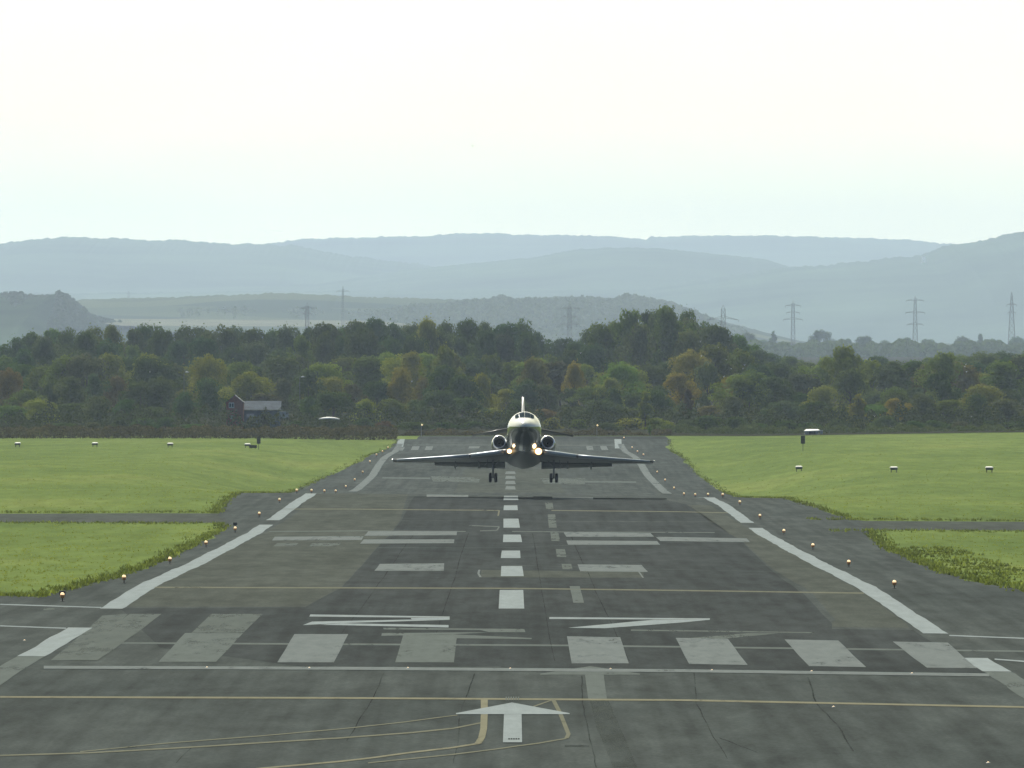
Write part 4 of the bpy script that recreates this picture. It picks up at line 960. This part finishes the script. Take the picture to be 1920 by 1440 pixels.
# lamps
for px, row, Y, lab in ((562, 707, 1660., 'tall street lamp in front of the trees above the white canopy'), (345, 698, 1690., 'tall street lamp among the trees left of the red building'), (790, 797, 1470., 'low approach lamp left of the aircraft before the trees'),
                        (1119, 798, 1476., 'low approach lamp with a reddish base right of the aircraft')):
    X = X_at(px, Y); g = ground(X, Y); h = z_at(row, Y) - g
    low = h < 2.5
    rt = thing('approach_lamp' if low else 'street_lamp', lab, 'lamp', (X, Y, g))
    mb = MB(); mb.tube([(0, 0, -.2), (0, 0, h - .05)], [.06, .035], 8)
    if not low: mb.tube([(0, 0, h - .05), (.35, 0, h + .03)], .03, 6)
    mb.build('pole', M['strut'], rt)
    mb = MB(); mb.tube([(0 if low else .2, 0, h - .02), (.1 if low else .5, 0, h + .06), (.2 if low else .8, 0, h)], [.08, .13, .05], 8); mb.build('lamp_head', M['lt_glow'] if low else M['whitem'], rt, True)

# ------------------------------------------------------------------ pylons
M['steel'] = plain('galvanised_steel', (0.16, 0.17, 0.18), 0.7)
def pylon(px, toprow, Y, hwt, hwb, arms, lab, th=1.0):
    s = Y / F; X = X_at(px, Y); g = min(ground(X, Y), z_at(668, Y)); h = z_at(toprow, Y) - g
    rt = thing('electricity_pylon', lab, 'pylon', (X, Y, g), 'steel electricity pylons on the plain', (0, 0, 0))
    r = 0.40 * s * th; mb = MB(); wt, wb_ = hwt * s, hwb * s; peak = h
    hb = h * 0.94
    for sx in (-1, 1):
        for sy in (-1, 1): mb.bar((sx * wb_, sy * wb_, 0), (sx * wt, sy * wt, hb), r); mb.bar((sx * wt, sy * wt, hb), (0, 0, h), r * .8)
    n = 9
    for k in range(n):
        u0, u1 = k / n, (k + 1) / n; w0, w1 = wb_ + (wt - wb_) * u0, wb_ + (wt - wb_) * u1
        for sy in (-1, 1):
            mb.bar((-w0, sy * w0, hb * u0), (w1, sy * w1, hb * u1), r * .6); mb.bar((w0, sy * w0, hb * u0), (-w1, sy * w1, hb * u1), r * .6)
            mb.bar((-w1, sy * w1, hb * u1), (w1, sy * w1, hb * u1), r * .6)
    mb.build('mast', M['steel'], rt)
    for row, hw_, drop in arms:
        z = z_at(row, Y) - g; a = hw_ * s; mb = MB(); d = drop * s
        for sg in (-1, 1):
            mb.bar((0, 0, z + 3.0 * s), (sg * a, 0, z - d), r * .7); mb.bar((0, 0, z - .5 * s), (sg * a, 0, z - d), r * .8)
            mb.bar((sg * a * .5, 0, z + 1.5 * s - d / 2), (sg * a * .5, 0, z - d / 2), r * .5)
            mb.bar((sg * a, 0, z - d), (sg * a, 0, z - d - 4 * s), r * .7)
        mb.build('crossarm', M['steel'], rt)
pylon(1068, 570, 3800, 3.0, 4.6, [(578, 18, 0), (594, 14, 0), (608, 18, 0)], 'lattice pylon rising above the trees just right of the aircraft fin', .9)
pylon(1356, 572, 3400, 3.6, 5.0, [(595, 29, 5)], 'lattice pylon with one wide drooping crossarm right of the tall grove')
pylon(643, 536, 7600, 1.2, 4.0, [(546, 12, 0), (556, 8, 0)], 'thin hazy pylon over the far field left of centre', .8)
pylon(576, 568, 5200, 2.6, 4.6, [(577, 13, 1), (588, 10, 1)], 'short stout pylon against the far field', 1.3)
pylon(1487, 563, 6000, 2.2, 4.4, [(573, 14, 0), (586, 12, 0), (598, 18, 1)], 'hazy pylon above the lone round tree on the far plain', 1.0)
pylon(1716, 555, 6900, 1.8, 5.4, [(563, 16, 0), (586, 18, 0), (608, 15, 0)], 'tall hazy pylon with three crossarms near the right side', 1.1)
pylon(1897, 547, 6600, 1.4, 8.2, [(571, 9, 0), (586, 7, 0)], 'hazy pylon with splayed legs nearest the right edge', 1.1)
pylon(241, 545, 11200, 1.2, 3.0, [(550, 4, 0)], 'tiny mast on the low hill at far left', .8)
# white house on the right hill
Y = 15500.; X = X_at(1732, Y); hz = z_at(492, Y)
rt = thing('hillside_house', 'tiny white house high on the hazy right hill', 'building', (X, Y, hz))
mb = MB(); mb.box((0, 0, 4), (5.2, 5, 9)); mb.build('wall', plain('white_render', (.95, .95, .95), .7), rt)
mb = MB(); mb.loops([[(-3, -3, 8.5), (3, -3, 8.5), (3, 3, 8.5), (-3, 3, 8.5)], [(-.2, -2.8, 10.4), (.2, -2.8, 10.4), (.2, 2.8, 10.4), (-.2, 2.8, 10.4)]]); mb.build('roof', M['whitem'], rt)

# ------------------------------------------------------------------ birds
M['gull'] = plain('gull_white', (0.85, 0.86, 0.86), 0.6); M['crow'] = plain('bird_dark', (0.06, 0.06, 0.06), 0.7)
def bird(px, row, Y, span, mat, lab, grp, rise=.35):
    rt = thing('bird', lab, 'bird', (X_at(px, Y), Y, z_at(row, Y)), grp, (0, 0, random.uniform(-.8, .8)))
    l = span * .42; mb = MB()
    mb.tube([(0, -l * .5, 0), (0, -l * .38, span * .02), (0, -l * .1, 0), (0, l * .3, 0), (0, l * .5, -.005)], [span * .012, span * .045, span * .07, span * .045, span * .01], 8)
    for sg in (-1, 1):
        mb.add([(0, -l * .22, .01), (sg * span * .25, -l * .25, span * rise * .45), (sg * span * .5, l * .05, span * rise * .35), (sg * span * .24, l * .05, span * rise * .42), (0, l * .15, .01),
                (0, -l * .22, .025), (sg * span * .25, -l * .25, span * rise * .45 + .012), (sg * span * .24, l * .05, span * rise * .42 + .012), (0, l * .15, .025)],
               [(0, 1, 3, 4), (1, 2, 3), (5, 8, 7, 6), (6, 7, 2), (0, 5, 6, 1), (4, 3, 7, 8)])
    mb.build('body', mat, rt, True)
GG = 'white birds flying before the trees'
for px, row in ((1313, 641), (1347, 652), (1362, 675), (1315, 668), (1396, 685), (1393, 692), (1371, 692), (1357, 707), (1429, 711), (1809, 688), (1811, 684), (1812, 698), (1905, 695), (1640, 693 + 88), (1822, 782), (1089, 663), (772, 716), (281, 716 - 18)):
    bird(px, row, random.uniform(1450, 1500), .42, M['gull'], f"tiny white flying bird {'low' if row > 760 else 'at mid height' if row > 680 else 'high'} before the wood {zone(px)}", GG, .8)
bird(886, 274, 900., .42, M['crow'], 'pale winged bird gliding in the sky above the aircraft', 'birds in the open sky')
bird(1732, 271, 1100., .25, M['crow'], 'tiny dark bird in the sky at upper right', 'birds in the open sky')
bird(542, 14, 700., .16, M['crow'], 'dark bird at the very top of the sky', 'birds in the open sky', .9)
bird(323, 469, 1500., .22, M['crow'], 'tiny dark bird against the left hill', 'birds in the open sky')

# ------------------------------------------------------------------ one label each
groups_ = {}
for o in list(C.objects):
    if o.parent is None and o.get('category') in ('tree', 'bush', 'bird'): groups_.setdefault(o['label'], []).append(o)
for lab, os_ in groups_.items():
    n = len(os_)
    if n < 2: continue
    os_.sort(key=lambda o: o.location.x / o.location.y)
    W_ = {2: ['left', 'right'], 3: ['left', 'middle', 'right'], 4: ['leftmost', 'second-from-left', 'third-from-left', 'rightmost']}.get(n) or ['leftmost'] + [f'{ORD[k]}-from-left' for k in range(1, n - 1)] + ['rightmost']
    for o, w_ in zip(os_, W_): o['label'] = w_ + ' ' + lab
for o in C.objects:
    if o.parent is None and 'label' in o and len(o['label'].split()) > 16: print('LONG', o['label'])
# ------------------------------------------------------------------ haze
m = bpy.data.materials.new('haze'); m.use_nodes = True; t = m.node_tree; t.nodes.remove(t.nodes['Principled BSDF'])
pv = N(t, 'ShaderNodeVolumePrincipled'); pv.inputs['Color'].default_value = (0.56, 0.71, 0.95, 1); pv.inputs['Density'].default_value = 0.000048
pv.inputs['Anisotropy'].default_value = 0.3
t.links.new(pv.outputs[0], t.nodes['Material Output'].inputs['Volume'])
mb = MB(); mb.box((0, 14900, 225), (10400, 30000, 470)); hz_o = mb.build('haze', m); tag(hz_o, kind='stuff')
scene.cycles.volume_bounces = 1
scene.cycles.max_bounces = 6; scene.cycles.transparent_max_bounces = 12
